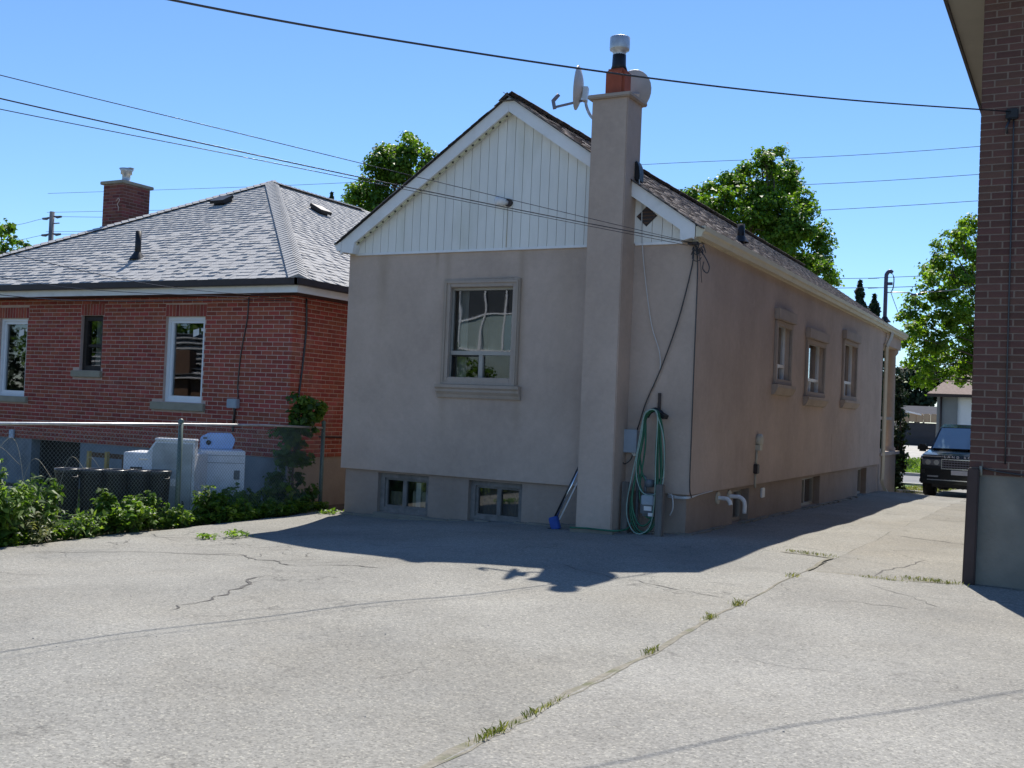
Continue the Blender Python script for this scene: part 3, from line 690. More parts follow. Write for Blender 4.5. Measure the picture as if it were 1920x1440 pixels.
MB().prism([(-9.63, 3.645), (-9.40, 3.61), (-9.37, 3.80), (-9.63, roofz(-9.63)-0.005)], 'y', YF-0.004, Y0-0.03).build("eave_return", alum, H)
MB().prism([(-4.44, 3.61), (-4.25, 3.655), (-4.25, roofz(-4.25)-0.005), (-4.44, roofz(-4.44)-0.02)], 'y', YF-0.004, Y0-0.03).build("eave_return", alum, H)
# roof
YR1 = 29.35
rf = MB()
for sx in (-1, 1):
    xe = RX+sx*2.76; ze = RZ-RM*2.76
    rf.add([(RX, YF-0.03, RZ+0.001), (xe, YF-0.03, ze+0.001), (xe, YR1, ze+0.001), (RX, YR1, RZ+0.001), (RX, YF-0.03, RZ+0.012), (xe, YF-0.03, ze+0.012), (xe, YR1, ze+0.012), (RX, YR1, RZ+0.012)],
           [(0,1,2,3), (4,7,6,5), (0,4,5,1), (1,5,6,2), (2,6,7,3)])
roof = rf.build("roof", deck_m, H)
SL = math.hypot(1, RM)
rr = RX+2.79; zr = RZ+0.015-RM*2.79
lay_shingles(roof, [((rr, YF-0.05, zr), (0,1,0), (-1,0,RM), 2.79*SL, lambda s: (0, YR1-YF+0.08)),
                    ((RX-2.79, YR1+0.03, zr), (0,-1,0), (1,0,RM), 2.79*SL, lambda s: (0, YR1-YF+0.08))], shing_s, 0.143, 300)
b = MB(); y = YF-0.06
while y < YR1:
    zj = random.uniform(0, .008)
    b.add([(RX-0.13, y, RZ-RM*.13+.030+zj), (RX, y, RZ+0.043+zj), (RX+0.13, y, RZ-RM*.13+.030+zj), (RX-0.13, y+0.17, RZ-RM*.13+.020), (RX, y+0.17, RZ+0.033), (RX+0.13, y+0.17, RZ-RM*.13+.020)], [(0,1,4,3), (1,2,5,4), (0,3,5,2)]); y += 0.143
b.build("ridge_cap", shing_s, roof)
# gutters
def gutter(mb, x, sx, ya, yb, z0=3.655, z1=3.785):
    p = [(0,0), (0.075,0), (0.09,0.05), (0.115,0.07), (0.125,0.13), (0.118,0.13), (0.105,0.075), (0.085,0.058), (0.07,0.008), (0.006,0.008), (0.006,0.13), (0,0.13)]
    mb.prism([(x+sx*u, z0+v) for u, v in p], 'y', ya, yb)
    mb.prism([(x+sx*u, z0+v) for u, v in p[:5]]+[(x, z0+.128)], 'y', ya-0.003, ya+0.003)
    mb.prism([(x+sx*u, z0+v) for u, v in p[:5]]+[(x, z0+.128)], 'y', yb-0.003, yb+0.003)
b = MB(); b.box(XR-0.02, XR+0.018, Y0-0.03, YR1-0.05, 3.64, 3.785); b.build("side_fascia", gut_m, H)
b = MB(); gutter(b, XR+0.02, 1, YF-0.01, YR1); gt = b.build("gutter", gut_m, H)
b = MB(); gutter(b, XL-0.035, -1, YF-0.01, YR1); b.build("gutter", alum, H)
MB().box(XL-0.032, XL+0.02, Y0-0.03, YR1-0.05, 3.64, 3.785).build("side_fascia", alum, H)
dsp = curve([(XR+0.09, 26.95, 3.67), (XR+0.085, 26.85, 3.52), (XR+0.04, 26.62, 3.28), (XR+0.04, 26.6, 3.0), (XR+0.04, 26.6, 0.45), (XR+0.03, 26.6, 0.1), (XR+0.08, 26.75, -0.12), (XR+0.12, 26.85, -0.2)], 6)
MB().tube(dsp, 0.048, 4, smooth=False).build("downspout", gut_m, H)
# porch at the street end
b = MB(); b.box(XL+0.06, XR-0.06, YB+0.01, 29.2, -0.8, 0.68); b.build("porch_parapet", stucco_t, H)
MB().box(XL, XR+0.03, YB+0.02, 29.26, 0.682, 0.76).build("porch_cap", stucco_t, H)
MB().box(XL+0.02, XR-0.02, YB+0.02, 29.2, 3.36, 3.652).build("porch_beam", stucco, H)
for (cx_, cy_) in ((-4.45, 28.9), (-4.45, 26.75)):
    c = MB(); c.lathe([(0.17,0.76),(0.17,0.83),(0.135,0.86),(0.125,0.9),(0.105,3.2),(0.13,3.23),(0.16,3.27),(0.17,3.36)], (cx_, cy_, 0), 16); c.build("porch_column", stucco_t, H)
MB().box(-4.52, -4.36, 26.9, 28.7, 1.55, 1.62).build("porch_rail", stucco_t, H)
# chimney
CX0, CX1, CY0, CY1 = -5.585, -5.10, 12.205, 12.69
ch = MB(); ch.box(CX0, CX1, CY0, CY1, -0.5, 5.42); chim = ch.build("chimney", stucco, H, bevel=0.012)
MB().prism([(CX0-0.05, CY0-0.05), (CX1+0.05, CY0-0.05), (CX1+0.05, CY1+0.05), (CX0-0.05, CY1+0.05)], 'z', 5.40, 5.455).build("chimney_cap", stucco_t, chim, bevel=0.012)
b = MB(); b.add([(CX0-0.03, CY0-0.03, 5.455), (CX1+0.03, CY0-0.03, 5.455), (CX1+0.03, CY1+0.03, 5.455), (CX0-0.03, CY1+0.03, 5.455), (-5.46, 12.33, 5.50), (-5.22, 12.33, 5.50), (-5.22, 12.57, 5.50), (-5.46, 12.57, 5.50)],
       [(0,1,5,4), (1,2,6,5), (2,3,7,6), (3,0,4,7), (4,5,6,7)]); b.build("cap_wash", conc, chim)
MB().prism([(-5.475, 12.32), (-5.215, 12.32), (-5.215, 12.58), (-5.475, 12.58)], 'z', 5.46, 5.82).build("clay_flue", clay, chim, bevel=0.03)
MB().lathe([(0.0,0.36),(0.11,0.36),(0.09,0.42),(0.085,0.56),(0.0,0.56)], (-5.345, 12.45, 5.46), 16).build("flue_liner", black_m, chim)
MB().lathe([(0.085,0.555),(0.086,0.60),(0.125,0.62),(0.128,0.635),(0.128,0.78),(0.12,0.785),(0.0,0.79)], (-5.345, 12.45, 5.46), 18).build("vent_cap", steel, chim)
# brown drip stain lip where the asphalt meets the chimney
MB().box(CX0-0.05, CX1+0.04, CY0-0.05, CY0+0.02, -0.3, 0.012).build("chimney_footing", conc_dark, chim)
# gable louvre (diamond) and roof bits
MB().prism([(-5.075, 3.965), (-4.94, 3.835), (-4.80, 3.965), (-4.94, 4.09)], 'y', Y0-0.035, Y0-0.02).build("diamond_vent", brown_m, H)
for i in range(5):
    t = -0.09+i*0.045; MB().prism([(-4.94-0.12+abs(t), 3.962+t), (-4.94+0.12-abs(t), 3.962+t), (-4.94+0.12-abs(t), 3.975+t), (-4.94-0.12+abs(t), 3.975+t)], 'y', Y0-0.042, Y0-0.036).build("louvre_slat", wood_b, H)
rv = MB().cyl((-4.70, 15.9, roofz(-4.70)), (-4.70, 15.9, roofz(-4.70)+0.30), 0.055, 14).build("plumbing_vent", black_m, roof)
MB().lathe([(0.13,0.0),(0.09,0.05),(0.06,0.1)], (-4.70, 15.9, roofz(-4.70)+0.02), 14).build("vent_flashing", black_m, roof)
b = MB(); hp = [(-5.10, 4.66), (-5.075, 4.665), (-5.045, 4.60), (-5.03, 4.50), (-5.028, 4.40), (-5.05, 4.395), (-5.10, 4.43)]
b.prism(hp, 'y', 12.50, 12.66); b.build("flashing_hood", black_m, roof, bevel=0.012)
# main window
T = TF(Y0)
wn = MB(); u0, u1, v0, v1 = FW
frame4(wn, T, u0-0.075, u1+0.10, v0-0.01, v1+0.11, 0.11, -0.035, 0.02)
wn.build("window_surround", stucco_t, H, bevel=0.008)
b = MB(); frame4(b, T, u0-0.05, u1+0.075, v0, v1+0.085, 0.03, -0.05, -0.034); b.build("surround_bead", stucco_t, H)
b = MB()
b.prism([(Y0-0.10, 1.765), (Y0-0.10, 1.725), (Y0-0.075, 1.70), (Y0-0.075, 1.67), (Y0-0.045, 1.63), (Y0-0.03, 1.585), (Y0, 1.585), (Y0, 1.765)], 'x', -7.95, -6.64)
b.build("window_sill", stucco_t, H)
win = MB(); frame4(win, T, u0, u1, v0, v1, 0.035, 0.05, 0.12)
wb(win, T, u0+0.035, u1-0.035, 2.18, 2.235, 0.045, 0.12); wb(win, T, -7.345, -7.285, v0+0.035, 2.18, 0.05, 0.12)
winf = win.build("window", alwin, H)
b = MB(); frame4(b, T, u0+0.036, -7.346, v0+0.036, 2.179, 0.02, 0.075, 0.105); b.build("screen_frame", black_m, winf)
pane(T, u0+0.03, u1-0.03, 2.235, v1-0.03, 0.09, glass_w, winf); pane(T, u0+0.03, -7.33, v0+0.03, 2.18, 0.095, glass, winf); pane(T, -7.29, u1-0.03, v0+0.03, 2.18, 0.088, glass, winf)
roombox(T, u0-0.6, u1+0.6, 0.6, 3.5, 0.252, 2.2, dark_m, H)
curtain_panel(T, u0+0.02, u0+0.2, v0, v1, 0.22, H)
# basement windows (front)
T = TF(Y0+0.05)
for (u0, u1, v0, v1), split in zip(BW, (0.47, 0.52)):
    b = MB(); frame4(b, T, u0, u1, v0, v1, 0.07, 0.07, 0.11); frame4(b, T, u0+0.07, u1-0.07, v0+0.07, v1-0.07, 0.03, 0.10, 0.15)
    um = u0+(u1-u0)*split; wb(b, T, um-0.03, um+0.03, v0+0.1, v1-0.1, 0.09, 0.15)
    o = b.build("basement_window", bwin, H)
    pane(T, u0+0.08, um-0.02, v0+0.08, v1-0.08, 0.13, glass, o); pane(T, um+0.02, u1-0.08, v0+0.08, v1-0.08, 0.122, glass, o)
    roombox(T, u0-0.02, u1+0.02, v0-0.3, v1+0.02, 0.252, 1.0, room_m, H)
    MB().box(u0-0.02, u1+0.03, Y0-0.02, Y0+0.12, v0-0.09, v0-0.002).build("window_ledge", conc_dark, H)
curtain_panel(TF(Y0+0.05), -8.46, -8.12, -0.05, 0.22, 0.21, H, plate_m); curtain_panel(TF(Y0+0.05), -7.36, -6.65, -0.05, 0.44, 0.23, H, mat("brown_reflect_panel", (0.24, 0.20, 0.17), 0.9, 0.15, 5)); curtain_panel(TF(Y0+0.05), -8.85, -8.62, -0.05, 0.2, 0.22, H, mat("beige_reflect_panel", (0.34, 0.31, 0.24), 0.9, 0.15, 5))  # beige and brown panels added behind the panes to imitate a warm reflection
MB().box(-8.38, -8.30, Y0+0.22, Y0+0.26, -0.05, 0.35).build("paint_can", pvc, H)
# side windows
T = TS(XR)
for (u0, u1, v0, v1) in SW:
    b = MB(); frame4(b, T, u0-0.09, u1+0.09, v0-0.02, v1+0.02, 0.09, -0.04, 0.0); wb(b, T, u0-0.13, u1+0.13, v1+0.021, v1+0.20, -0.085, 0.0)
    b.build("window_surround", stucco_t, H, bevel=0.01)
    b = MB(); P_ = [(XR+0.10, v0-0.021), (XR+0.10, v0-0.07), (XR+0.05, v0-0.17), (XR, v0-0.19), (XR, v0-0.021)]
    b.add([(x, u0-0.16, z) for x, z in P_]+[(x, u1+0.14, z) for x, z in P_], [(0,1,2,3,4), (9,8,7,6,5)]+[(i, i+5, (i+1)%5+5, (i+1)%5) for i in range(5)])
    b.build("window_sill", stucco_t, H)
    b = MB(); frame4(b, T, u0, u1, v0, v1, 0.04, 0.07, 0.13); zt = v0+(v1-v0)*0.3; wb(b, T, u0+0.04, u1-0.04, zt-0.025, zt+0.025, 0.065, 0.13); wb(b, T, (u0+u1)/2-0.02, (u0+u1)/2+0.02, v0+0.04, zt-0.025, 0.07, 0.13)
    o = b.build("window", alum, H)
    pane(T, u0+0.03, u1-0.03, zt, v1-0.03, 0.10, glass, o); pane(T, u0+0.03, u1-0.03, v0+0.03, zt, 0.105, glass, o)
    curtain_panel(T, u0, u1, v0, v1, 0.25, H)
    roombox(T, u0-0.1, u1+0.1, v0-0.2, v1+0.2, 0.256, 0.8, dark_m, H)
T = TS(XR-0.05)
for i, (u0, u1, v0, v1) in enumerate(SBW):
    b = MB(); frame4(b, T, u0, u1, v0, v1, 0.05, 0.12, 0.17); wb(b, T, (u0+u1)/2-0.025, (u0+u1)/2+0.025, v0+0.05, v1-0.05, 0.12, 0.17); o = b.build("basement_window", alwin, H)
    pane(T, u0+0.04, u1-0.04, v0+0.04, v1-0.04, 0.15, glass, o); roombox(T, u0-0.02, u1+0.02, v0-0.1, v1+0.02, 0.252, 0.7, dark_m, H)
    MB().box(XR-0.25, XR-0.02, u0-0.03, u1+0.03, v0-0.1, v0-0.004).build("window_ledge", conc_dark, H)
# stains and repaired crack on the side wall
for (yy, z0, z1) in ((20.86, 0.56, 1.22), (23.7, 1.0, 1.2), (15.58, 1.02, 1.2)):
    b = MB(); pts = [(XR+0.002, yy+random.uniform(-.02,.02), z0+(z1-z0)*i/6) for i in range(7)]
    b.add([(p[0], p[1]-0.012, p[2]) for p in pts]+[(p[0], p[1]+0.012, p[2]) for p in pts], [(i, i+7, i+8, i+1) for i in range(6)]); b.build("wall_crack", stucco_f, H)

# ---- things fixed to or leaning on the stucco house
def dish(name, label, c, aim, sx, arm_to, mount, flip=1):
    D = thing(name, label, "dish", c); c = Vector(c); aim = Vector(aim).normalized()
    a = aim.cross(Vector((0,0,1))).normalized(); bb = a.cross(aim)
    V = []; n = 26; rings = 6
    for k in range(rings+1):
        r = k/rings
        for i in range(n):
            t = 2*math.pi*i/n; V.append(c+a*(0.26*sx*r*math.cos(t))+bb*(0.285*r*math.sin(t))+aim*(0.075*r*r))
    F = [(k*n+i, k*n+(i+1)%n, (k+1)*n+(i+1)%n, (k+1)*n+i) for k in range(rings) for i in range(n)]
    m1 = MB().add(V, F, True); m1.add([v-aim*0.012 for v in V], [f[::-1] for f in F], True)
    rim0 = rings*n; V2 = [V[rim0+i] for i in range(n)]+[V[rim0+i]-aim*0.012 for i in range(n)]
    m1.add(V2, [(i, i+n, (i+1)%n+n, (i+1)%n) for i in range(n)]); m1.build("reflector", MATS["dish_grey"], D)
    MB().obox(c-aim*0.05-bb*0.08, a*0.06, bb*0.09, aim*0.03).build("bracket", steel, D)
    low = c-bb*0.25+aim*0.06; tip = Vector(arm_to); m2 = MB(); m2.bar(c-bb*0.16-aim*0.03, tip, 0.03, 0.025); m2.build("feed_arm", MATS["dish_arm"], D)
    m3 = MB(); back = (c+bb*0.02-tip).normalized(); m3.bar(tip-Vector((0,0,.02)), tip+Vector((0,0,.11))-back*0.03, 0.05, 0.045); m3.tube([tip+Vector((0,0,.10))-back*.03, tip+Vector((0,0,.13))+back*0.06], 0.025, 10); m3.build("feed_horn", MATS["dish_arm"], D)
    MB().tube(curve(mount, 6), 0.02, 8).build("mast", steel, D)
    return D
mat("dish_grey", (0.44, 0.45, 0.45), 0.5, 0.1, 5, dirt=((0.3, 0.29, 0.27), 6, 0.55, 0.5)); mat("dish_arm", (0.17, 0.17, 0.21), 0.5, 0.1, 5)
dish("satellite_dish", "grey satellite dish seen edge on, on the left side of the stucco chimney", (-5.86, 12.48, 5.66), (-0.95, -0.28, 0.07), 1.0, (-6.19, 12.36, 5.41), [(-5.82, 12.50, 5.55), (-5.80, 12.50, 5.42), (-5.72, 12.48, 5.28), (-5.585, 12.46, 5.17)])
dish("satellite_dish", "round grey satellite dish half hidden behind the stucco chimney top", (-5.36, 13.02, 5.70), (-0.45, 0.60, 0.45), 0.95, (-5.62, 13.40, 5.62), [(-5.33, 12.98, 5.58), (-5.3, 12.9, 5.40), (-5.28, 12.8, 5.2), (-5.28, 12.69, 5.1)])
# gable lamp
L = thing("wall_lamp", "small round white outdoor lamp on the white gable siding", "lamp", (-6.93, 12.58, 4.24))
MB().tube([(-6.93, 12.59, 4.24), (-6.93, 12.555, 4.24)], 0.055, 16).build("base", brown_m, L)
MB().tube([(-6.95, 12.57, 4.24), (-7.0, 12.50, 4.245), (-7.05, 12.46, 4.25)], [0.03, 0.05, 0.06], 14).build("lamp_head", pvc, L)
MB().lathe([(0.0, 0.075), (0.04, 0.06), (0.058, 0.03), (0.06, 0.0), (0.04, -0.05), (0.0, -0.065)], (-7.04, 12.49, 4.25), 14).build("globe", mat("lamp_glass", (0.7, 0.72, 0.75), 0.15, 0.05, 5), L)
MB().tube([(-6.945, Y0-0.03, 4.18), (-6.947, Y0-0.03, 3.64)], 0.006, 5).build("lamp_cord", plate_m, L)
# grey utility box
U_ = thing("utility_box", "pale grey metal utility box on the wall right of the chimney", "utility box", (-5.03, 12.5, 1.0))
MB().box(-5.12, -4.94, 12.52, Y0, 0.99, 1.26).build("housing", box_m, U_, bevel=0.008)
MB().box(-5.13, -4.93, 12.508, 12.519, 0.98, 1.27).build("cover", box_m, U_, bevel=0.004)
MB().tube(curve([(-4.99, 12.56, 0.99), (-5.0, 12.52, 0.90), (-5.06, 12.5, 0.84), (-5.12, 12.52, 0.86), (-5.14, 12.56, 0.92)], 5), 0.008, 5).build("cable_loop", cable_m, U_)
MB().box(-5.0, -4.95, 12.54, Y0, 0.94, 0.985).build("connector", steel, U_)
# gas meter
g = thing("gas_meter", "dark grey gas meter low on the wall behind the hanging hose", "gas meter", (-4.68, 12.45, 0.1))
MB().box(-4.80, -4.58, 12.36, 12.52, 0.22, 0.50).build("meter_body", meter_m, g, bevel=0.03)
MB().box(-4.77, -4.61, 12.33, 12.36, 0.36, 0.48).build("dial_face", mat("dial", (0.34, 0.4, 0.44), 0.4, 0.1, 8), g, bevel=0.01)
MB().box(-4.74, -4.64, 12.352, 12.359, 0.29, 0.345).build("label_plate", pvc, g)
MB().box(-4.68, -4.61, 12.345, 12.358, 0.225, 0.265).build("label_plate", pvc, g)
b = MB(); b.tube(curve([(-4.76, 12.44, 0.5), (-4.76, 12.44, 0.66), (-4.80, 12.46, 0.70), (-4.86, 12.48, 0.70), (-4.88, 12.48, 0.62), (-4.88, 12.48, -0.1)], 5), 0.02, 8); b.tube(curve([(-4.62, 12.44, 0.5), (-4.62, 12.44, 0.62), (-4.62, 12.50, 0.66), (-4.62, 12.62, 0.66)], 5), 0.02, 8); b.build("pipes", meter_m, g)
MB().lathe([(0, .05), (.05, .045), (.06, 0), (.05, -.045), (0, -.05)], (-4.70, 12.43, 0.62), 12).build("regulator", meter_m, g)
# timber post and hose hanger
p_ = thing("timber_post", "short weathered timber guard post in front of the gas meter", "post", (-4.50, 12.26, 0))
MB().box(-4.545, -4.455, 12.22, 12.30, -0.2, 0.63).build("shaft", wood_old, p_, bevel=0.008)
pk_ = MB().box(-5.06, -4.97, 12.40, 12.44, -0.2, 0.62); tag(pk_.build("grey_plank", wood_old, None, base=(-5.01, 12.42, 0.0), bevel=0.006), "upright weathered grey plank between the chimney and the hose", "plank")
hh = thing("hose_hanger", "dark metal hose hanger with upright stake on the stucco wall", "hanger", (-4.68, 12.5, 1.5))
MB().bar((-4.68, Y0-0.02, 1.42), (-4.675, Y0-0.03, 1.74), 0.035, 0.02, (0,1,0)).build("stake", brown_m, hh)
b = MB(); b.tube(curve([(-4.80, 12.50, 1.44), (-4.76, 12.49, 1.50), (-4.69, 12.49, 1.53), (-4.62, 12.49, 1.50), (-4.57, 12.50, 1.43)], 4), 0.03, 8); b.bar((-4.64, 12.50, 1.49), (-4.545, 12.48, 1.44), 0.10, 0.05); b.build("saddle", black_m, hh)
hs = thing("garden_hose", "coiled green garden hose hanging in long loops by the house corner", "hose", (-4.7, 12.42, 0))
def hloop(mb, xl, xr, zt, zb, y, r, sk=0.0):
    pts = [(-4.73, y, zt-0.02), (-4.79, y, zt-0.10), (xl+0.02, y-.01, (zt+zb)/2+0.2), (xl-0.03+sk, y-.02, zb+0.35), (xl+0.03+sk, y-.03, zb+0.08), ((xl+xr)/2+sk, y-.03, zb), (xr-0.02+sk, y-.02, zb+0.10), (xr+sk*0.5, y-.01, zb+0.4), (xr-0.03, y, (zt+zb)/2+0.2), (-4.61, y, zt-0.10), (-4.66, y, zt-0.01), (-4.73, y, zt-0.02)]
    mb.tube(curve(pts, 6), r, 7)
b = MB()
for (xl, xr, zb, yy, sk) in ((-4.86, -4.57, 0.02, 12.40, -0.02), (-4.84, -4.59, 0.10, 12.38, -0.03), (-4.82, -4.55, 0.45, 12.42, 0.0), (-4.87, -4.60, -0.01, 12.43, -0.04), (-4.80, -4.56, 0.2, 12.44, 0.0), (-4.83, -4.54, 0.62, 12.46, 0.01)): hloop(b, xl, xr, 1.53, zb, yy, 0.012, sk)
b.build("green_coils", hose_m, hs)
b = MB()
for (xl, xr, zb, yy, sk) in ((-4.83, -4.50, 0.48, 12.37, 0.0), (-4.88, -4.58, 0.0, 12.36, -0.05)): hloop(b, xl, xr, 1.54, zb, yy, 0.007, sk)
b.build("pale_coils", hose2_m, hs)
hg = MB().tube(curve([(-4.9, 12.42, 0.2), (-4.93, 12.35, 0.06), (-5.0, 12.2, 0.03), (-5.15, 12.12, 0.03), (-5.4, 12.14, 0.03), (-5.62, 12.12, 0.02)], 6), 0.011, 7).build("ground_hose", hose_m, None, base=(-5.2, 12.2, 0.02)); tag(hg, "thin dark hose end lying on the asphalt at the chimney foot", "hose")
# pale cables at the corner
b = MB()
for i in range(3): b.tube(curve([(-4.52, 12.59, 0.50-0.02*i), (-4.40, 12.58, 0.475-0.012*i), (XR+0.01, 12.585, 0.48-0.008*i), (XR+0.012, 13.0, 0.49), (XR+0.012, 13.5, 0.505)], 5), 0.006, 5)
b.tube(curve([(-4.46, 12.55, 0.50), (-4.42, 12.5, 0.42), (-4.42, 12.5, 0.32), (-4.46, 12.52, 0.24)], 5), 0.008, 5)
tag(b.build("corner_cables", cable_w, None, base=(XR, 12.6, 0.48)), "pale thin cables along the foundation ledge at the house corner", "cable")
# PVC side vents
for i, (yy, zz, L_) in enumerate(((13.92, 0.39, 0.10), (14.44, 0.385, 0.16))):
    o = thing("vent_pipe", ("short white vent pipe with round collar, nearer the house corner", "longer bent white vent pipe with round collar beside the basement window")[i], "vent pipe", (XR, yy, zz))
    MB().tube([(XR-0.06, yy, zz), (XR-0.03, yy, zz)], 0.085, 20).build("collar", plate_m, o)
    pts = [(XR-0.05, yy, zz), (XR+0.04, yy, zz)]+([(XR+0.09, yy-0.01, zz-0.005), (XR+0.13, yy-0.02, zz-0.04), (XR+0.14, yy-0.02, zz-0.08)] if i == 0 else [(XR+0.10, yy, zz), (XR+0.16, yy, zz-0.04), (XR+0.18, yy, zz-0.10), (XR+0.18, yy, zz-0.22)])
    MB().tube(curve(pts, 4), 0.029, 12).build("pipe", pvc, o)
o = thing("meter_socket", "round beige wall fixture with a conduit running down the side wall", "fixture", (XR, 15.6, 1.14))
MB().tube([(XR, 15.62, 1.15), (XR+0.06, 15.62, 1.15), (XR+0.08, 15.62, 1.15)], [0.095, 0.095, 0.06], 18).build("round_cover", plate_m, o)
MB().box(XR, XR+0.07, 15.52, 15.66, 1.0, 1.08).build("neck", plate_m, o)
MB().tube([(XR+0.02, 15.55, 1.0), (XR+0.02, 15.53, 0.80)], 0.016, 8).build("conduit", plate_m, o)
MB().box(XR, XR+0.06, 15.46, 15.58, 0.66, 0.80).build("junction_box", brown_m, o, bevel=0.008)
MB().tube([(XR+0.02, 15.52, 0.66), (XR+0.02, 15.52, 0.45)], 0.014, 8).build("lower_conduit", plate_m, o)
o = MB().box(XR-0.05, XR-0.02, 16.08, 16.24, 0.27, 0.42); tag(o.build("outlet_cover", pvc, None, base=(XR, 16.15, 0.3), bevel=0.008), "small white outlet cover on the side foundation of the stucco house", "outlet")
o = MB().box(XR-0.16, XR-0.13, 15.17, 15.30, 0.2, 0.42).box(XR-0.16, XR-0.13, 19.3, 19.42, 0.2, 0.38)
# broom
br = thing("broom", "blue long handled broom leaning against the left side of the chimney", "broom", (-5.9, 12.3, -0.05))
MB().obox((-5.93, 12.33, 0.03), (0.06, 0, 0.02), (0, 0.03, 0), (-0.025, 0, 0.08)).build("brush_head", blue_m, br, bevel=0.01)
MB().obox((-5.95, 12.33, -0.05), (0.06, 0, 0.02), (0, 0.028, 0), (0.008, 0, -0.03)).build("bristles", black_m, br)
MB().tube([(-5.91, 12.33, 0.10), (-5.60, 12.42, 0.86)], 0.012, 8).build("handle", chrome, br)
MB().tube([(-5.87, 12.34, 0.08), (-5.60, 12.45, 0.75)], 0.010, 8).build("second_handle", pvc, br)
MB().tube([(-5.97, 12.36, 0.06), (-5.62, 12.48, 0.92)], 0.013, 8).build("dark_handle", cable_m, br)
# cables on the house corner
def cable(name, label, pts, r, m=None, n=6, cat="cable", group=None):
    c = curve(pts, n); return tag(MB().tube(c, r, 5).build(name, m or cable_m, None, base=tuple(c[0])), label, cat, group)
cable("drop_cable", "black cable slanting down from the eave corner to the grey utility box", [(-4.30, 12.57, 3.55), (-4.32, 12.575, 3.3), (-4.47, 12.58, 2.65), (-4.67, 12.58, 2.05), (-4.85, 12.58, 1.62), (-4.95, 12.57, 1.27)], 0.009)
cable("drop_cable", "black cable running straight down the corner of the stucco house", [(-4.265, 12.58, 3.55), (XR+0.006, 12.595, 3.2), (XR+0.006, 12.595, 2.2), (XR+0.006, 12.6, 1.2), (XR+0.008, 12.6, 0.62), (XR+0.03, 12.62, 0.47)], 0.008)
cable("white_cable", "thin white cable drooping down the wall right of the chimney", [(-5.03, 12.5, 4.42), (-5.0, 12.55, 4.1), (-4.99, 12.57, 3.7), (-4.93, 12.58, 3.2), (-4.82, 12.58, 2.6), (-4.70, 12.58, 2.25), (-4.69, 12.585, 2.0), (-4.77, 12.59, 1.84), (-4.80, 12.59, 1.74)], 0.006, cable_w)
k = thing("cable_tangle", "tangle of looped cable ends under the eave corner", "cable", (-4.25, 12.56, 3.55))
b = MB()
for i in range(9):
    cx_, cz_ = -4.24+random.uniform(-.06, .06), 3.52+random.uniform(-.1, .05); r_ = random.uniform(0.03, 0.08)
    b.tube([(cx_+r_*math.cos(t)*0.8+0.01*t, 12.52+random.uniform(-.03,.03), cz_+r_*math.sin(t)*1.2) for t in [j*0.6 for j in range(random.randint(6, 12))]], 0.006, 5)
b.tube(curve([(-4.2, 12.52, 3.5), (-4.14, 12.52, 3.42), (-4.08, 12.52, 3.30), (-4.10, 12.52, 3.22), (-4.16, 12.52, 3.27), (-4.15, 12.52, 3.36)], 5), 0.007, 5)
b.tube(curve([(-4.22, 12.5, 3.5), (-4.18, 12.5, 3.3), (-4.16, 12.5, 3.1)], 5), 0.004, 4)
b.build("loops", cable_m, k); MB().box(-4.36, -4.24, 12.50, 12.59, 3.575, 3.605).build("bracket", brown_m, k)

# ================================================================= brick house (left)
BX, BY = -11.03, 13.14; BXL = -20.63
Bh = thing("brick_house", "red brick bungalow with grey shingled hip roof behind the chain link fence", "house", (-15.8, BY, -0.25))
BT = 3.14; BF = 0.53; CHt, BLn, MJ = 0.0705, 0.222, 0.0105
WB = [(-18.10, -17.31, 1.30, 2.755), (-15.86, -15.31, 1.82, 2.80), (-13.775, -12.89, 1.335, 2.775)]
b = MB(); panel(b, (0, BY, 0), (1,0,0), (0,-1,0), BXL, BX, BF, BT+0.1, WB, 0.22); b.build("front_wall", mort_l, Bh)
b = MB(); panel(b, (BX, 0, 0), (0,1,0), (1,0,0), BY+0.22, 23.0, BF, BT+0.1, [], 0.22); b.build("side_wall", mort_l, Bh)
b = MB(); b.box(BXL, BXL+0.2, BY+0.22, 23, -0.6, BT+0.1); b.box(BXL, BX, 23, 23.2, -0.6, BT+0.1); b.build("rear_wall", mort_l, Bh)
opsB = list(WB); sold = []
for (a, c, d, e) in WB:
    opsB.append((a-0.02, c+0.03, e-0.001, e+0.205)); sold += soldier(a-0.02, c+0.03, e+0.004, e+0.20, 0.0775, 0.011)
silB = [(-18.3, -17.20, 1.19, 1.30), (-16.02, -15.27, 1.70, 1.815), (-14.02, -12.80, 1.195, 1.325)]
opsB += silB
fr_rects = brick_rects(BXL, BX, BF+0.005, BT, opsB, CHt, BLn, MJ, 0.0)+sold
sd_rects = brick_rects(BY, 22.9, BF+0.005, BT, [], CHt, BLn, MJ, 0.11)
lay_bricks(Bh, [((0, BY, 0), (1,0,0), 0.0, fr_rects), ((BX, 0, 0), (0,1,0), math.pi/2, sd_rects)], brick_l, 300)
for (a, c, d, e) in silB: MB().box(a, c, BY-0.055, BY+0.1, d, e).build("window_sill", sill_m, Bh, bevel=0.008)
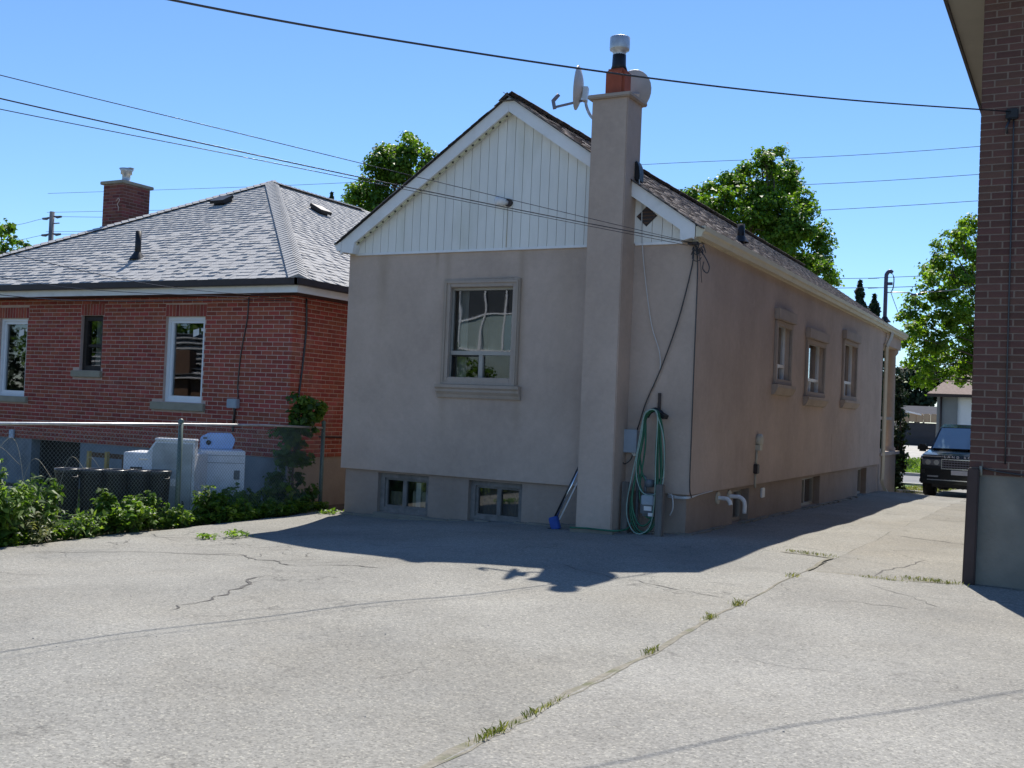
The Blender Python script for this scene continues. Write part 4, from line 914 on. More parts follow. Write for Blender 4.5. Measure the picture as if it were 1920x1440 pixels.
# foundation with basement light well
b = MB(); b.box(-15.75, BX, BY+0.012, BY+0.2, -0.9, BF); b.box(BXL, -17.05, BY+0.012, BY+0.2, -0.9, BF); b.build("foundation", conc_paint, Bh)
b = MB(); b.box(-17.05, -15.75, BY+0.5, BY+0.6, -0.9, BF); b.box(-17.05, -17.0, BY+0.2, BY+0.5, -0.9, BF); b.box(-15.8, -15.75, BY+0.2, BY+0.5, -0.9, BF); b.build("basement_entry", dark_m, Bh)
MB().box(BX-0.2, BX-0.012, BY+0.2, 23, -0.9, BF).build("side_foundation", conc_warm, Bh)
T = TF(BY)
def vinyl(u0, u1, v0, v1, m):
    b = MB(); frame4(b, T, u0, u1, v0, v1, 0.055, 0.05, 0.14); frame4(b, T, u0+0.056, u1-0.056, v0+0.056, v1-0.056, 0.05, 0.075, 0.14); o = b.build("window", m, Bh)
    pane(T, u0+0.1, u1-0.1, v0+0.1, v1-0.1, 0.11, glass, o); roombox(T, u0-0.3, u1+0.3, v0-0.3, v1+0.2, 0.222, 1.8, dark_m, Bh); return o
for i in (0, 2):
    o = vinyl(*WB[i], white_m); u0, u1, v0, v1 = WB[i]
    MB().add([T(u1-0.36, v1-0.22, 0.105), T(u1-0.23, v1-0.19, 0.105), T(u1-0.23, v1-0.30, 0.105), T(u1-0.36, v1-0.34, 0.105)], [(0,1,2,3)]).build("sticker", pvc, o)
    MB().add([T(u1-0.18, v1-0.19, 0.105), T(u1-0.11, v1-0.19, 0.105), T(u1-0.11, v1-0.24, 0.105), T(u1-0.18, v1-0.24, 0.105)], [(0,1,2,3)]).build("sticker", pvc, o)
u0, u1, v0, v1 = WB[1]
b = MB(); frame4(b, T, u0, u1, v0, v1, 0.09, 0.06, 0.15); wb(b, T, u0+0.09, u1-0.09, v0+0.42, v0+0.47, 0.08, 0.15); o = b.build("window", brownwin, Bh)
pane(T, u0+0.08, u1-0.08, v0+0.08, v0+0.44, 0.12, glass, o); pane(T, u0+0.08, u1-0.08, v0+0.44, v1-0.08, 0.11, glass, o); curtain_panel(T, u0+0.16, u1-0.05, v0, v1, 0.21, Bh); roombox(T, u0-0.1, u1+0.1, v0-0.1, v1+0.1, 0.235, 0.9, dark_m, Bh)
# eaves
OV = 0.35; ex, ey = BX+OV, BY-OV; exl = BXL-OV
b = MB()
b.box(exl, ex, ey, BY, 3.10, 3.115); b.box(BX, ex, BY, 23.3, 3.10, 3.115); b.build("soffit", brown_m, Bh)
b = MB(); b.box(exl, ex, ey-0.02, ey, 3.105, 3.225); b.box(ex, ex+0.02, ey-0.02, 23.3, 3.105, 3.225); b.build("fascia", alum, Bh)
b = MB(); b.box(exl, ex+0.10, ey-0.12, ey-0.021, 3.215, 3.32); b.box(ex+0.021, ex+0.12, ey-0.12, 23.3, 3.215, 3.32); b.build("gutter", brown_m, Bh, bevel=0.01)
# hip roof
HS = 0.545; E1 = Vector((ex+0.06, ey-0.06, 3.32)); tW = (E1.x-(exl-0.06))/2
pk = Vector((E1.x-tW, E1.y+tW, 3.32+tW*HS)); E2 = Vector((exl-0.06, ey-0.06, 3.32)); YE = 23.4; pk2 = Vector((pk.x, YE-tW+3, pk.z))
b = MB(); b.add([E1, E2, pk, (E1.x, YE, 3.32), (E2.x, YE, 3.32), pk2], [(0,1,2), (3,0,2,5), (1,4,5,2), (4,3,5)]); broof = b.build("roof", deck_m, Bh)
SLh = math.hypot(1, HS)
lay_shingles(broof, [((E2.x, E2.y, 3.322), (1,0,0), (0,1,HS), tW*SLh, lambda s: (s/SLh, 2*tW-s/SLh)),
                     ((E1.x, E1.y, 3.322), (0,1,0), (-1,0,HS), tW*SLh, lambda s: (s/SLh, YE-E1.y))], shing_l, 0.143, 300, (0.10, 0.14, 0.19, 0.25))
# hip caps
def caps(P, Q, m, parent):
    P, Q = Vector(P), Vector(Q); d = (Q-P); L_ = d.length; d.normalize(); a = d.cross(Vector((0,0,1))).normalized(); n = a.cross(d); k = 0; mb = MB()
    while k*0.15 < L_:
        c = P+d*(k*0.15); z = 0.03; e = c+d*0.19; lift = random.uniform(0, .004)
        mb.add([c+a*0.15+n*(-0.035+z), c+n*(0.035+z+lift), c-a*0.15+n*(-0.035+z), e+a*0.15+n*(-0.045+z), e+n*(0.018+z), e-a*0.15+n*(-0.045+z)], [(0,1,4,3), (1,2,5,4), (0,2,1)]); k += 1
    return mb.build("hip_cap", m, parent)
caps(E1, pk, shing_l, broof); caps(E2, pk, shing_l, broof); caps(pk, pk2, shing_l, broof)
def onfront(x, s): return Vector((x, E1.y+s/SLh, 3.322+s/SLh*HS))
def roofvent(P, U, S, nm="roof_vent"):
    P, U, S = Vector(P), Vector(U).normalized(), Vector(S).normalized(); n_ = U.cross(S); mb = MB()
    mb.obox(P+n_*0.09-S*0.02, U*0.19, S*0.17, n_*0.035); mb.obox(P+n_*0.035, U*0.15, S*0.13, n_*0.04); return mb.build(nm, black_m, broof, bevel=0.006)
roofvent(onfront(-16.05, 4.55), (1,0,0), (0,1,HS)); roofvent((-14.55, 18.0, 3.32+(E1.x+14.55)*HS), (0,1,0), (-1,0,HS))
P = onfront(-15.25, 1.2); MB().cyl(P-Vector((0,0,.05)), P+Vector((0,0,.50)), 0.055, 14).build("plumbing_vent", black_m, broof); MB().lathe([(0.15,-.02),(0.1,.06),(0.06,.12)], P, 14).build("vent_flashing", black_m, broof)
# chimney of the brick house
bc = MB(); cxa, cxb, cya, cyb = -19.12, -18.52, 16.25, 17.0; bc.box(cxa, cxb, cya, cyb, 3.4, 5.98); bch = bc.build("chimney", mort_c, Bh)
lay = [((0, cya, 0), (1,0,0), 0.0, brick_rects(cxa, cxb, 4.2, 5.97, [], CHt, 0.2, 0.012, 0)), ((cxb, 0, 0), (0,1,0), math.pi/2, brick_rects(cya, cyb, 4.2, 5.97, [], CHt, 0.2, 0.012, 0.1))]
lay_bricks(bch, lay, brick_c, 300)
MB().box(cxa-0.06, cxb+0.06, cya-0.06, cyb+0.06, 5.981, 6.05).build("chimney_cap", sill_m, bch, bevel=0.01)
b = MB(); b.lathe([(0.17,0),(0.09,0.07),(0.085,0.20),(0.12,0.21),(0.12,0.27),(0.16,0.33),(0.0,0.33)], (-18.78, 16.55, 6.045), 14); b.box(-18.95, -18.60, 16.5, 16.6, 6.375, 6.39); b.build("vent_cap", steel, bch)
b = MB(); b.tube(curve([(-18.7, cya-0.012, 5.6), (-18.63, cya-0.012, 5.66), (-18.60, cya-0.012, 5.60), (-18.66, cya-0.012, 5.53), (-18.62, cya-0.012, 5.46), (-18.62, cya-0.012, 5.38)], 5), 0.012, 5); b.build("mortar_smear", mort_l, bch)
# wall box, cables
o = thing("meter_box", "small grey electrical box on the red brick wall right of the white window", "utility box", (-12.14, BY, 1.28))
MB().box(-12.25, -12.04, BY-0.10, BY-0.008, 1.28, 1.43).build("housing", box_m, o, bevel=0.01)
MB().tube(curve([(-12.12, BY-0.04, 1.28), (-12.13, BY-0.03, 1.15), (-12.16, BY-0.02, 1.0), (-12.15, BY-0.02, 0.9)], 4), 0.02, 6).build("conduit", cable_m, o)
cable("wall_cable", "dark cable running down the red brick front wall to the electrical box", [(-11.95, BY-0.015, 3.08), (-11.97, BY-0.015, 2.7), (-12.06, BY-0.015, 2.2), (-12.1, BY-0.015, 1.7), (-12.08, BY-0.015, 1.44)], 0.011)
cable("wall_cable", "dark cable running down the brick house side wall near its corner", [(BX+0.02, 13.42, 3.08), (BX+0.02, 13.45, 2.6), (BX+0.02, 13.40, 2.0), (BX+0.02, 13.33, 1.4), (BX+0.02, 13.3, 0.8)], 0.016)
cable("wall_pipe", "thin dark pipe crossing low on the brick house side wall", [(BX+0.02, 13.9, 0.87), (BX+0.02, 15.0, 0.85), (BX+0.02, 16.5, 0.84)], 0.015, brown_m)
MB_ = MB().box(-17.62, -17.50, BY-0.05, BY-0.01, 0.52, 0.68); tag(MB_.build("wall_plate", mat("plate_blue", (0.48, 0.56, 0.66), 0.5, 0.1, 20), None, base=(-17.56, BY, 0.52), bevel=0.006), "small pale blue plate fixed where brick meets the grey foundation", "plate")

# ================================================================= right-hand brick house
QX, QY = -0.955, 11.03
Q = thing("brown_brick_house", "dark brown brick house at the right edge with tall concrete foundation", "house", (3, QY, 0))
QF = 1.035
b = MB(); panel(b, (0, QY, 0), (1,0,0), (0,-1,0), QX, 7.0, QF, 6.0, [], 0.2); b.build("front_wall", mort_r, Q)
b = MB(); b.box(QX, QX+0.2, QY+0.2, 24, QF, 6.0); b.box(6.8, 7.0, QY+0.2, 24, -0.6, 6.0); b.box(QX, 7.0, 24, 24.2, -0.6, 6.0); b.build("side_wall", mort_r, Q)
r1 = brick_rects(QX, 3.2, QF+0.004, 5.95, [], 0.0672, 0.226, 0.011, 0.0); r2 = brick_rects(QY, 16.5, QF+0.004, 5.9, [], 0.0672, 0.226, 0.011, 0.113)
lay_bricks(Q, [((0, QY, 0), (1,0,0), 0.0, r1)], brick_r, 300)
items = []
VV = []; FF = []; nb = 0
for a, c, d, e in r2:      # bricks of the lane side
    P = Vector((QX, QY+16.5-(a+c)/2, (d+e)/2)); M = Matrix.Translation(P) @ Matrix.Rotation(-math.pi/2, 4, 'Z'); me = brick_mesh(c-a, e-d, brick_r)
    VV += [tuple(M @ v.co) for v in me.vertices]; FF += [[nb+i for i in p.vertices] for p in me.polygons]; nb += len(me.vertices)
fastmesh("side_brickwork", VV, FF, brick_r, parent=Q)["kind"] = "stuff"
b = MB(); b.box(QX+0.012, 7.0, QY+0.012, QY+0.3, -0.6, QF); b.box(QX+0.012, QX+0.3, QY+0.3, 24, -0.6, QF); b.build("foundation", conc_dark, Q)
b = MB(); b.prism([(-0.985, -0.05), (-0.875, -0.05), (-0.865, 1.10), (-0.965, 1.10)], 'y', QY-0.10, QY+0.004); b.build("downpipe_boot", mat("brown_pipe", (0.055, 0.035, 0.032), 0.55, 0.15, 4), Q, bevel=0.012)
MB().tube([(-0.855, QY-0.02, 1.03), (-0.857, QY-0.02, 1.12)], 0.014, 6).build("pipe_bracket", sill_m, Q)
b = MB(); b.box(QX-0.40, QX, QY-0.6, 24.4, 5.83, 5.85); b.box(QX, 7.4, QY-0.6, QY, 5.83, 5.85); b.build("soffit", mat("soffit_pale", (0.42, 0.40, 0.33), 0.7, 0.05, 3), Q)
b = MB(); b.box(QX-0.43, QX-0.40, QY-0.62, 24.4, 5.80, 5.98); b.box(QX-0.40, 7.4, QY-0.63, QY-0.6, 5.80, 5.98); b.build("fascia", brown_m, Q)
b = MB(); b.add([(QX-0.45, QY-0.65, 5.98), (7.45, QY-0.65, 5.98), (7.45, 24.5, 5.98), (QX-0.45, 24.5, 5.98), (3.2, 14.8, 8.0), (3.2, 20.5, 8.0)], [(0,1,4), (1,2,5,4), (2,3,5), (3,0,4,5)]); b.build("roof", shing_s, Q)
cable("wall_cable", "black cable running down the dark brown brick wall at the right edge", [(-0.67, QY-0.03, 4.45), (-0.665, QY-0.02, 3.5), (-0.66, QY-0.02, 2.2), (-0.65, QY-0.02, 1.15)], 0.007)
cable("wall_cable", "thin dark cable along the bottom brick course of the brown house", [(-0.85, QY-0.02, 1.10), (-0.6, QY-0.02, 1.065), (-0.2, QY-0.02, 1.05), (0.6, QY-0.02, 1.05)], 0.008)
o = thing("cable_bracket", "dark cable bracket high on the brown brick wall at the right edge", "bracket", (-0.68, QY, 4.45))
MB().box(-0.74, -0.63, QY-0.06, QY-0.008, 4.40, 4.50).build("clamp", black_m, o, bevel=0.01); MB().tube([(-0.70, QY-0.05, 4.40), (-0.73, QY-0.06, 4.32), (-0.72, QY-0.05, 4.26)], 0.012, 6).build("strap", cable_m, o)

# ================================================================= chain link fence
FX = -10.2
fe = thing("chain_link_fence", "green grey chain link fence along the asphalt edge", "fence", (FX, 9.5, -0.18))
def rail_z(y): return 1.09
for y_, r_ in ((3.9, 0.03), (7.0, 0.03), (10.06, 0.032), (12.97, 0.032)):
    MB().tube([(FX, y_, -0.5), (FX, y_, 1.13)], r_, 10).build("post", fence_m, fe)
    MB().lathe([(0.036,0),(0.036,0.03),(0.02,0.05),(0,0.055)], (FX, y_, 1.11), 10).build("post_cap", fence_m, fe)
MB().tube([(FX, 3.9, 1.085), (FX, 10.0, 1.09), (FX, 11.6, 1.085), (FX, 12.97, 1.05)], 0.017, 8).build("top_rail", steel, fe)
V = []; F = []; d = 0.052; rw = 0.0017; nb = 0; ys_ = rng(3.9, 12.97, d); nz = int(1.22/d)
for i, yb in enumerate(ys_[:-1]):
    for sgn in (0, 1):
        pts = [(FX+0.024+(0.002 if (k+sgn) % 2 else -0.002), yb+(d if (k+sgn) % 2 else 0), -0.15+k*d) for k in range(nz+1)]
        for (x, y, z) in pts: V += [(x+rw, y, z), (x-rw*.5, y+rw, z), (x-rw*.5, y-rw, z)]
        for k in range(nz):
            for q in range(3): F.append((nb+3*k+q, nb+3*k+(q+1)%3, nb+3*k+3+(q+1)%3, nb+3*k+3+q))
        nb += 3*(nz+1)
fastmesh("wire_mesh", V, F, wire_m, parent=fe)["kind"] = "stuff"

# ================================================================= backyard clutter behind the fence
YZ = -0.26
for i, (x, y, lab) in enumerate(((-11.31, 9.27, "leftmost of the five open black bins behind the fence"), (-11.12, 9.49, "second from left of the open black bins behind the fence"),
        (-10.94, 9.70, "middle one of the five open black bins behind the fence"), (-10.80, 9.94, "second from right of the open black bins behind the fence"), (-10.67, 10.18, "rightmost open black bin, next to the old white cooker"))):
    o = thing("black_bin", lab, "bin", (x, y, YZ), random.uniform(0, 3), "row of open black bins"); hgt = 0.745-0.004*i; r_ = 0.152
    MB().lathe([(0.0,0.02),(r_*0.78,0.0),(r_*0.80,0.02),(r_*0.97,hgt-0.06),(r_*0.98,hgt-0.05),(r_*0.95,hgt-0.05),(r_*0.77,0.04),(0.0,0.04)], (0,0,0), 22).build("tub", black_m, o, local=True)
    for sg in (-1, 1): MB().tube(curve([(sg*r_*1.0, -0.05, hgt-0.08), (sg*(r_*1.0+0.035), -0.03, hgt-0.10), (sg*(r_*1.0+0.035), 0.03, hgt-0.10), (sg*r_*1.0, 0.05, hgt-0.08)], 4), 0.008, 6).build("handle", black_m, o, local=True)
    MB().lathe([(r_*0.96,hgt-0.055),(r_*1.05,hgt-0.05),(r_*1.06,hgt-0.01),(r_*1.02,hgt),(r_*0.96,hgt-0.005),(r_*0.95,hgt-0.055)], (0,0,0), 22).build("rim", mat("bin_rim%d" % i, (0.06, 0.06, 0.065), 0.3, 0.2, 5), o, local=True)
# old cooker seen from behind
o = thing("old_cooker", "old white cooker with its shaded back coloured grey, turned to the fence", "cooker", (-10.997, 10.42, YZ), R(28))
MB().box(-0.43, 0.53, -0.02, 0.60, 0.0, 0.93).build("body", appl_w, o, local=True, bevel=0.012)
MB().prism([(-0.12, 0.92), (0.53, 0.92), (0.53, 1.10), (0.0, 1.10)], 'y', -0.03, 0.10).build("console", appl_w, o, local=True)
MB().prism([(-0.03, 0.06), (0.50, 0.06), (0.50, 1.07), (0.01, 1.07), (-0.03, 1.0)], 'y', -0.05, -0.031).build("back_panel", appl_g, o, local=True)
MB().box(-0.01, 0.54, -0.055, 0.12, 1.10, 1.135).build("console_top", appl_w, o, local=True, bevel=0.01)
MB().box(-0.33, -0.17, -0.028, -0.021, 0.69, 0.735).build("scorch_mark", black_m, o, local=True)
MB().box(-0.22, -0.10, -0.03, -0.021, 0.84, 0.85).build("trim_strip", chrome, o, local=True)
MB().box(0.16, 0.34, -0.054, -0.050, 0.50, 0.60).build("rating_label", pvc, o, local=True)
MB().tube(curve([(0.40, -0.055, 0.30), (0.42, -0.10, 0.25), (0.36, -0.12, 0.12), (0.22, -0.10, 0.16), (0.12, -0.14, 0.02)], 5), 0.012, 6).build("power_cord", black_m, o, local=True)
for xx in (-0.36, 0.44): MB().box(xx, xx+0.05, 0.0, 0.05, -0.04, 0.0).build("foot", black_m, o, local=True)
o = thing("old_dryer", "white clothes dryer with console in shade coloured pale blue, standing right of the cooker", "dryer", (-11.0, 11.66, YZ), R(48))
MB().box(-0.31, 0.31, -0.30, 0.30, 0.0, 0.955).build("cabinet", appl_w, o, local=True, bevel=0.012)
MB().prism([(-0.29, 0.957), (0.16, 0.957), (0.20, 1.10), (0.14, 1.19), (-0.17, 1.19), (-0.29, 1.12)], 'y', 0.10, 0.28).build("console", appl_b, o, local=True, bevel=0.012)
MB().tube([(-0.18, 0.10, 1.05), (-0.18, 0.07, 1.05)], 0.035, 12).build("knob", black_m, o, local=True)
MB().box(0.16, 0.24, -0.325, -0.301, 0.55, 0.68).build("door_handle", meter_m, o, local=True, bevel=0.006); MB().box(-0.22, 0.26, -0.3035, -0.3005, 0.22, 0.74).build("door", appl_w, o, local=True)
MB().box(-0.26, -0.20, 0.095, 0.10, 1.10, 1.13).build("label_plate", meter_m, o, local=True)
MB().box(-0.30, 0.30, -0.306, -0.301, 0.885, 0.89).build("top_seam", meter_m, o, local=True); MB().box(-0.30, 0.30, -0.306, -0.301, 0.78, 0.786).build("door_seam", meter_m, o, local=True)
# wooden frame
o = thing("wooden_frame", "brown wooden frame with yellow legs standing behind the black bins", "frame", (-12.9, 11.15, YZ))
MB().bar((-13.03, 11.10, 0.52), (-12.60, 11.32, 0.50), 0.04, 0.07).build("crossbar", wood_b, o)
for xx, yy in ((-13.04, 11.06), (-12.80, 11.18)): MB().box(xx-0.025, xx+0.025, yy-0.025, yy+0.025, YZ, 0.57).build("leg", wood_y, o)
MB().box(-12.62, -12.57, 11.30, 11.35, YZ, 0.53).build("leg", wood_b, o)
o = MB().bar((-11.95, 8.82, -0.03), (-11.72, 8.95, -0.03), 0.04, 0.52); tag(o.build("leaning_board", conc_paint, None, base=(-11.84, 8.88, YZ), bevel=0.005), "grey board standing in the weeds left of the black bins", "board")

# ================================================================= foliage helpers
def leaves(C_, size, nrm, asp=0.75, droop=0.0):
    """C_ centres (n,3), nrm (n,3) -> rhombic leaf quads"""
    n = len(C_); nrm = nrm/np.maximum(np.linalg.norm(nrm, axis=1, keepdims=True), 1e-6)
    t = RNG.normal(size=(n, 3)); a = np.cross(nrm, t); a /= np.maximum(np.linalg.norm(a, axis=1, keepdims=True), 1e-6); b_ = np.cross(nrm, a)
    s = (size*RNG.uniform(0.65, 1.3, (n, 1)))*0.5
    V = np.stack([C_-a*s, C_-b_*s*asp+nrm*s*0.25, C_+a*s-nrm*s*droop, C_+b_*s*asp+nrm*s*0.25], 1).reshape(-1, 3)
    return V, np.arange(4*n, dtype=np.int32).reshape(-1, 4)
def px(x, y, D): return CP+D*(CF+(x-960)/2001.655*CR-(y-720)/2001.655*CU)
def crown(lobes, per_m2, size, clus=0.34, shell=0.62):
    Cs = []; Ns = []
    for c, r in lobes:
        c = np.array(c); k = max(8, int(24*r*r)+7)
        d = RNG.normal(size=(k, 3)); d /= np.linalg.norm(d, axis=1, keepdims=True)
        cc = c+d*r*RNG.uniform(shell, 1.0, (k, 1))*np.array([1, 1, 0.95]); cr = clus*min(1.0, 0.55+0.35*r)
        m_ = max(6, int(per_m2*4*math.pi*r*r/k))
        for q in range(k):
            e = RNG.normal(size=(m_, 3))*np.array([1, 1, 0.62])*cr*0.55
            e[:, 2] -= 0.12*(e[:, 0]**2+e[:, 1]**2)/max(cr, .1)
            Cs.append(cc[q]+e); nn = 0.55*d[q]+np.array([0, 0, 0.75])+RNG.normal(size=(m_, 3))*0.55+0.5*e/max(cr, .1); Ns.append(nn)
    C_ = np.concatenate(Cs); N_ = np.concatenate(Ns)
    return leaves(C_, size, N_, 0.8, 0.35)
def tree(name, label, base, lobes, m, per_m2, size, tr, group=None, clus=0.34, fork=0.45, shell=0.62):
    t = thing(name, label, "tree", base, 0, group); base = Vector(base); mean = sum((Vector(c) for c, r in lobes), Vector())/len(lobes)
    zt = max(c[2] for c, r in lobes); top = Vector((mean.x, mean.y, base.z+(zt-base.z)*0.92)); fk = base.lerp(Vector((base.x*0.7+mean.x*0.3, base.y*0.7+mean.y*0.3, mean.z)), fork)
    mb = MB(); pts = [base-Vector((0,0,.3)), base+Vector((0,0,.3)), base.lerp(fk, .5)+Vector((random.uniform(-.08,.08), random.uniform(-.08,.08), 0)), fk, fk.lerp(top, .5)+Vector((random.uniform(-.2,.2), random.uniform(-.2,.2), 0)), top]
    mb.tube(curve(pts, 4), [tr*1.35*(1-0.93*i/20) for i in range(21)], 9)
    for c, r in lobes:
        c = Vector(c); t0 = random.uniform(0.0, 0.6); s_ = fk.lerp(top, t0*min(1, max(0, (c.z-fk.z)/max(.5, top.z-fk.z))))
        mid = s_.lerp(c, .5)+Vector((random.uniform(-.15,.15), random.uniform(-.15,.15), random.uniform(-.1,.25)))
        rr = tr*0.34*(0.5+0.5*min(1, r)); cv = curve([s_, mid, c], 4); mb.tube(cv, [rr*(1-0.85*i/(len(cv)-1)) for i in range(len(cv))], 5)
        for _ in range(3):
            d_ = Vector((random.gauss(0,1), random.gauss(0,1), random.gauss(0.2,.8))).normalized(); mb.tube([c.lerp(mid, .3), c+d_*r*0.45, c+d_*r*0.85], [rr*.35, rr*.22, rr*.08], 4)
    mb.build("trunk", bark, t)
    V, F = crown(lobes, per_m2, size, clus, shell); fastmesh("crown", V, F, m, parent=t); return t
def lob(lst, D, dj):
    out = []
    for x, y, r in lst:
        DD = D+random.uniform(-dj, dj); out.append((tuple(px(x, y, DD)), r*DD/2001.655))
    return out
T1 = [(770,256,13),(760,272,16),(778,285,20),(745,292,22),(718,292,20),(715,312,24),(800,298,16),(745,320,30),(700,335,24),(680,350,22),(735,350,34),(775,325,28),(668,368,16),(655,372,9),(690,378,28),(730,390,36),(770,380,34),(808,330,22),(820,360,30),(700,410,34)]
tree("maple_tree", "leafy green maple rising behind the left slope of the white gable", (px(750,560,37).x, px(750,560,37).y, -0.3), [(c, r*1.1) for c, r in lob(T1, 37, 0.9)], leaf1, 230, 0.125, 0.20, "maple trees behind the houses")
T2 = [(1452,288,14),(1428,292,12),(1440,310,20),(1405,316,19),(1470,322,22),(1375,332,22),(1340,350,20),(1303,368,21),(1440,348,34),(1490,340,20),(1400,366,36),(1350,384,32),(1505,370,21),(1460,396,40),(1512,392,16),(1400,425,44),(1490,436,36),(1532,432,20),(1538,458,17),(1450,470,44),(1515,478,32),(1542,506,20),(1560,524,15),(1500,520,36),(1330,410,34),(1420,400,40),(1470,440,40)]
tree("maple_tree", "large dense round maple rising above the right roof slope", (px(1430,700,34).x, px(1430,700,34).y, -0.4), [(c, r*1.13) for c, r in lob(T2, 34, 1.4)], leaf2, 290, 0.118, 0.20, "maple trees behind the houses", clus=0.32, shell=0.45)
T3 = [(1818,418,20),(1795,436,18),(1760,460,10),(1812,462,28),(1768,492,24),(1738,508,14),(1800,520,34),(1748,540,26),(1712,562,11),(1692,594,9),(1722,590,24),(1780,585,38),(1712,630,20),(1752,640,32),(1810,625,36),(1715,665,18),(1765,672,26),(1808,680,26),(1690,640,12),(1735,615,22),(1722,712,12),(1748,716,12),(1735,690,14),(1778,704,11),(1803,712,12),(1862,480,44),(1870,560,50),(1875,640,46),(1850,700,30)]
tree("street_tree", "loose light green tree between the stucco house and the right brick house", (-0.75, 33.8, -0.45), [(c, r*1.2) for c, r in lob(T3, 30.5, 1.1)], leaf3, 270, 0.105, 0.12, clus=0.26, shell=0.4, fork=0.55)
T4 = [(5,432,12),(18,425,8),(28,452,12),(8,468,16),(44,462,8),(30,475,12),(-25,450,30),(-10,490,34),(-40,420,30)]
tree("far_tree", "small pale tree at the far left edge beyond the grey roof", (px(-30,640,40).x, px(-30,640,40).y, -0.3), lob(T4, 40, 0.7), leaf1, 45, 0.2, 0.14)
def conifer(name, label, tipx, tipy, D, wpx, hpx, group=None):
    top = px(tipx, tipy, D); z0 = -0.4; t = thing(name, label, "tree", (top.x, top.y, z0), 0, group)
    MB().tube([(top.x, top.y, z0), (top.x, top.y, top.z)], [0.16, 0.02], 8).build("trunk", bark, t)
    h = top.z-z0; n = 5200; f = RNG.uniform(0, 1, n)**0.8; w_ = wpx*D/2001.655; slope = w_/(hpx*D/2001.655)
    rad = np.minimum(f*h*slope*0.5, 1.5)*(0.75+0.35*np.sin(f*h*7+RNG.uniform(0, 6)))*RNG.uniform(0.3, 1.0, n)**0.5; th = RNG.uniform(0, 6.283, n)
    C_ = np.stack([top.x+rad*np.cos(th), top.y+rad*np.sin(th), top.z-f*h-rad*0.1], 1); N_ = np.stack([np.cos(th), np.sin(th), RNG.normal(0.4, .5, n)], 1)+RNG.normal(size=(n,3))*.4
    V, F = leaves(C_, 0.24, N_, 0.5); fastmesh("crown", V, F, leaf_c, parent=t)
conifer("conifer", "taller dark pointed conifer above the roof end, left of the service mast", 1613, 527, 47, 36, 45, "conifers across the street")
conifer("conifer", "shorter dark pointed conifer above the roof end, next to the service mast", 1640, 552, 47, 32, 40, "conifers across the street")
conifer("conifer", "tiny dark conifer tip peeking over the grey shingled roof", 622, 361, 58, 16, 24)
for lab, lst, D, m_ in (("dark green hedge trees filling the gap beyond the street", [(1700,705,22),(1725,700,22),(1750,712,22),(1705,740,26),(1735,745,26),(1760,735,20),(1690,760,20),(1720,772,20),(1780,700,16),(1800,690,16),(1680,720,20),(1660,730,22),(1835,690,30)], 70, leaf_c),):
    tree("hedge_tree", lab, (px(1725,820,70).x, 73.0, 0.0), lob(lst, 70, 1.2), m_, 55, 0.30, 0.15, clus=0.5)
# cedar by the porch
tree("cedar_shrub", "dark narrow cedar shrub beside the porch column", (-4.55, 30.6, -0.42), [((-4.5+random.uniform(-.05,.05), 30.6+random.uniform(-.08,.08), -0.2+0.22*i_), 0.30-0.012*i_) for i_ in range(14)], leaf_c, 330, 0.09, 0.05, clus=0.16, shell=0.5)

# ================================================================= overhead wires and poles
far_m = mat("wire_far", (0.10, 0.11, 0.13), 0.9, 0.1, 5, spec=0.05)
def wire(label, pts, r, m=None, n=10):
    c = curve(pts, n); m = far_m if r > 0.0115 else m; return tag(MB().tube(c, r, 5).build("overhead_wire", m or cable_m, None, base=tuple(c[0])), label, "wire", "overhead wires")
PB = (-12.0, -12.0)
pl = thing("utility_pole", "wooden utility pole standing in the yard far behind the viewpoint", "pole", (PB[0], PB[1], 0))
MB().tube([(PB[0], PB[1], -0.5), (PB[0], PB[1], 8.0)], [0.16, 0.11], 10).build("shaft", pole_m, pl); MB().box(PB[0]-0.8, PB[0]+0.8, PB[1]-0.05, PB[1]+0.05, 7.2, 7.32).build("crossarm", pole_m, pl)
wire("thick black wire crossing the sky to the right brick house", [(-0.70, 10.96, 4.465), (-1.71, 8.84, 4.09), (-2.57, 7.10, 3.83), (-3.40, 5.40, 3.625), (-4.16, 3.86, 3.49), (-5.2, 1.7, 3.40), (-7.7, -3.3, 3.9), (PB[0], PB[1], 6.9)], 0.0068)
wire("upper thin wire running to the stucco house eave corner", [(-4.29, 12.47, 3.590), (-5.25, 9.41, 3.605), (-6.10, 6.70, 3.632), (-6.94, 3.99, 3.664), (-8.2, 0.0, 3.80), (-9.6, -4.5, 4.3), (PB[0], PB[1], 6.6)], 0.0036)
wire("thick lower wire running to the stucco house eave corner", [(-4.29, 12.47, 3.583), (-5.29, 9.50, 3.532), (-6.20, 6.78, 3.518), (-7.10, 4.09, 3.545), (-8.45, 0.0, 3.68), (-9.95, -4.5, 4.15), (-12.5, PB[1], 6.3)], 0.0055)
wire("lowest thin wire twisted beside the thick wire of the stucco house", [(-4.32, 12.39, 3.546), (-5.29, 9.50, 3.508), (-6.20, 6.78, 3.480), (-7.10, 4.09, 3.452), (-8.45, 0.0, 3.50), (-9.95, -4.5, 3.9), (-12.5, PB[1], 6.0)], 0.0036)
wire("upper wire passing over the grey roof to the brick house corner", [(-10.98, 13.08, 3.05), (-11.99, 11.38, 3.05), (-12.92, 9.82, 3.26), (-14.6, 7.0, 3.8), (-18, 1.3, 5.2)], 0.005)
wire("middle wire crossing below the white fascia to the brick house corner", [(-11.0, 13.03, 3.03), (-12.41, 10.68, 2.91), (-13.12, 9.49, 2.97), (-14.9, 6.5, 3.3), (-18, 1.3, 4.6)], 0.005)
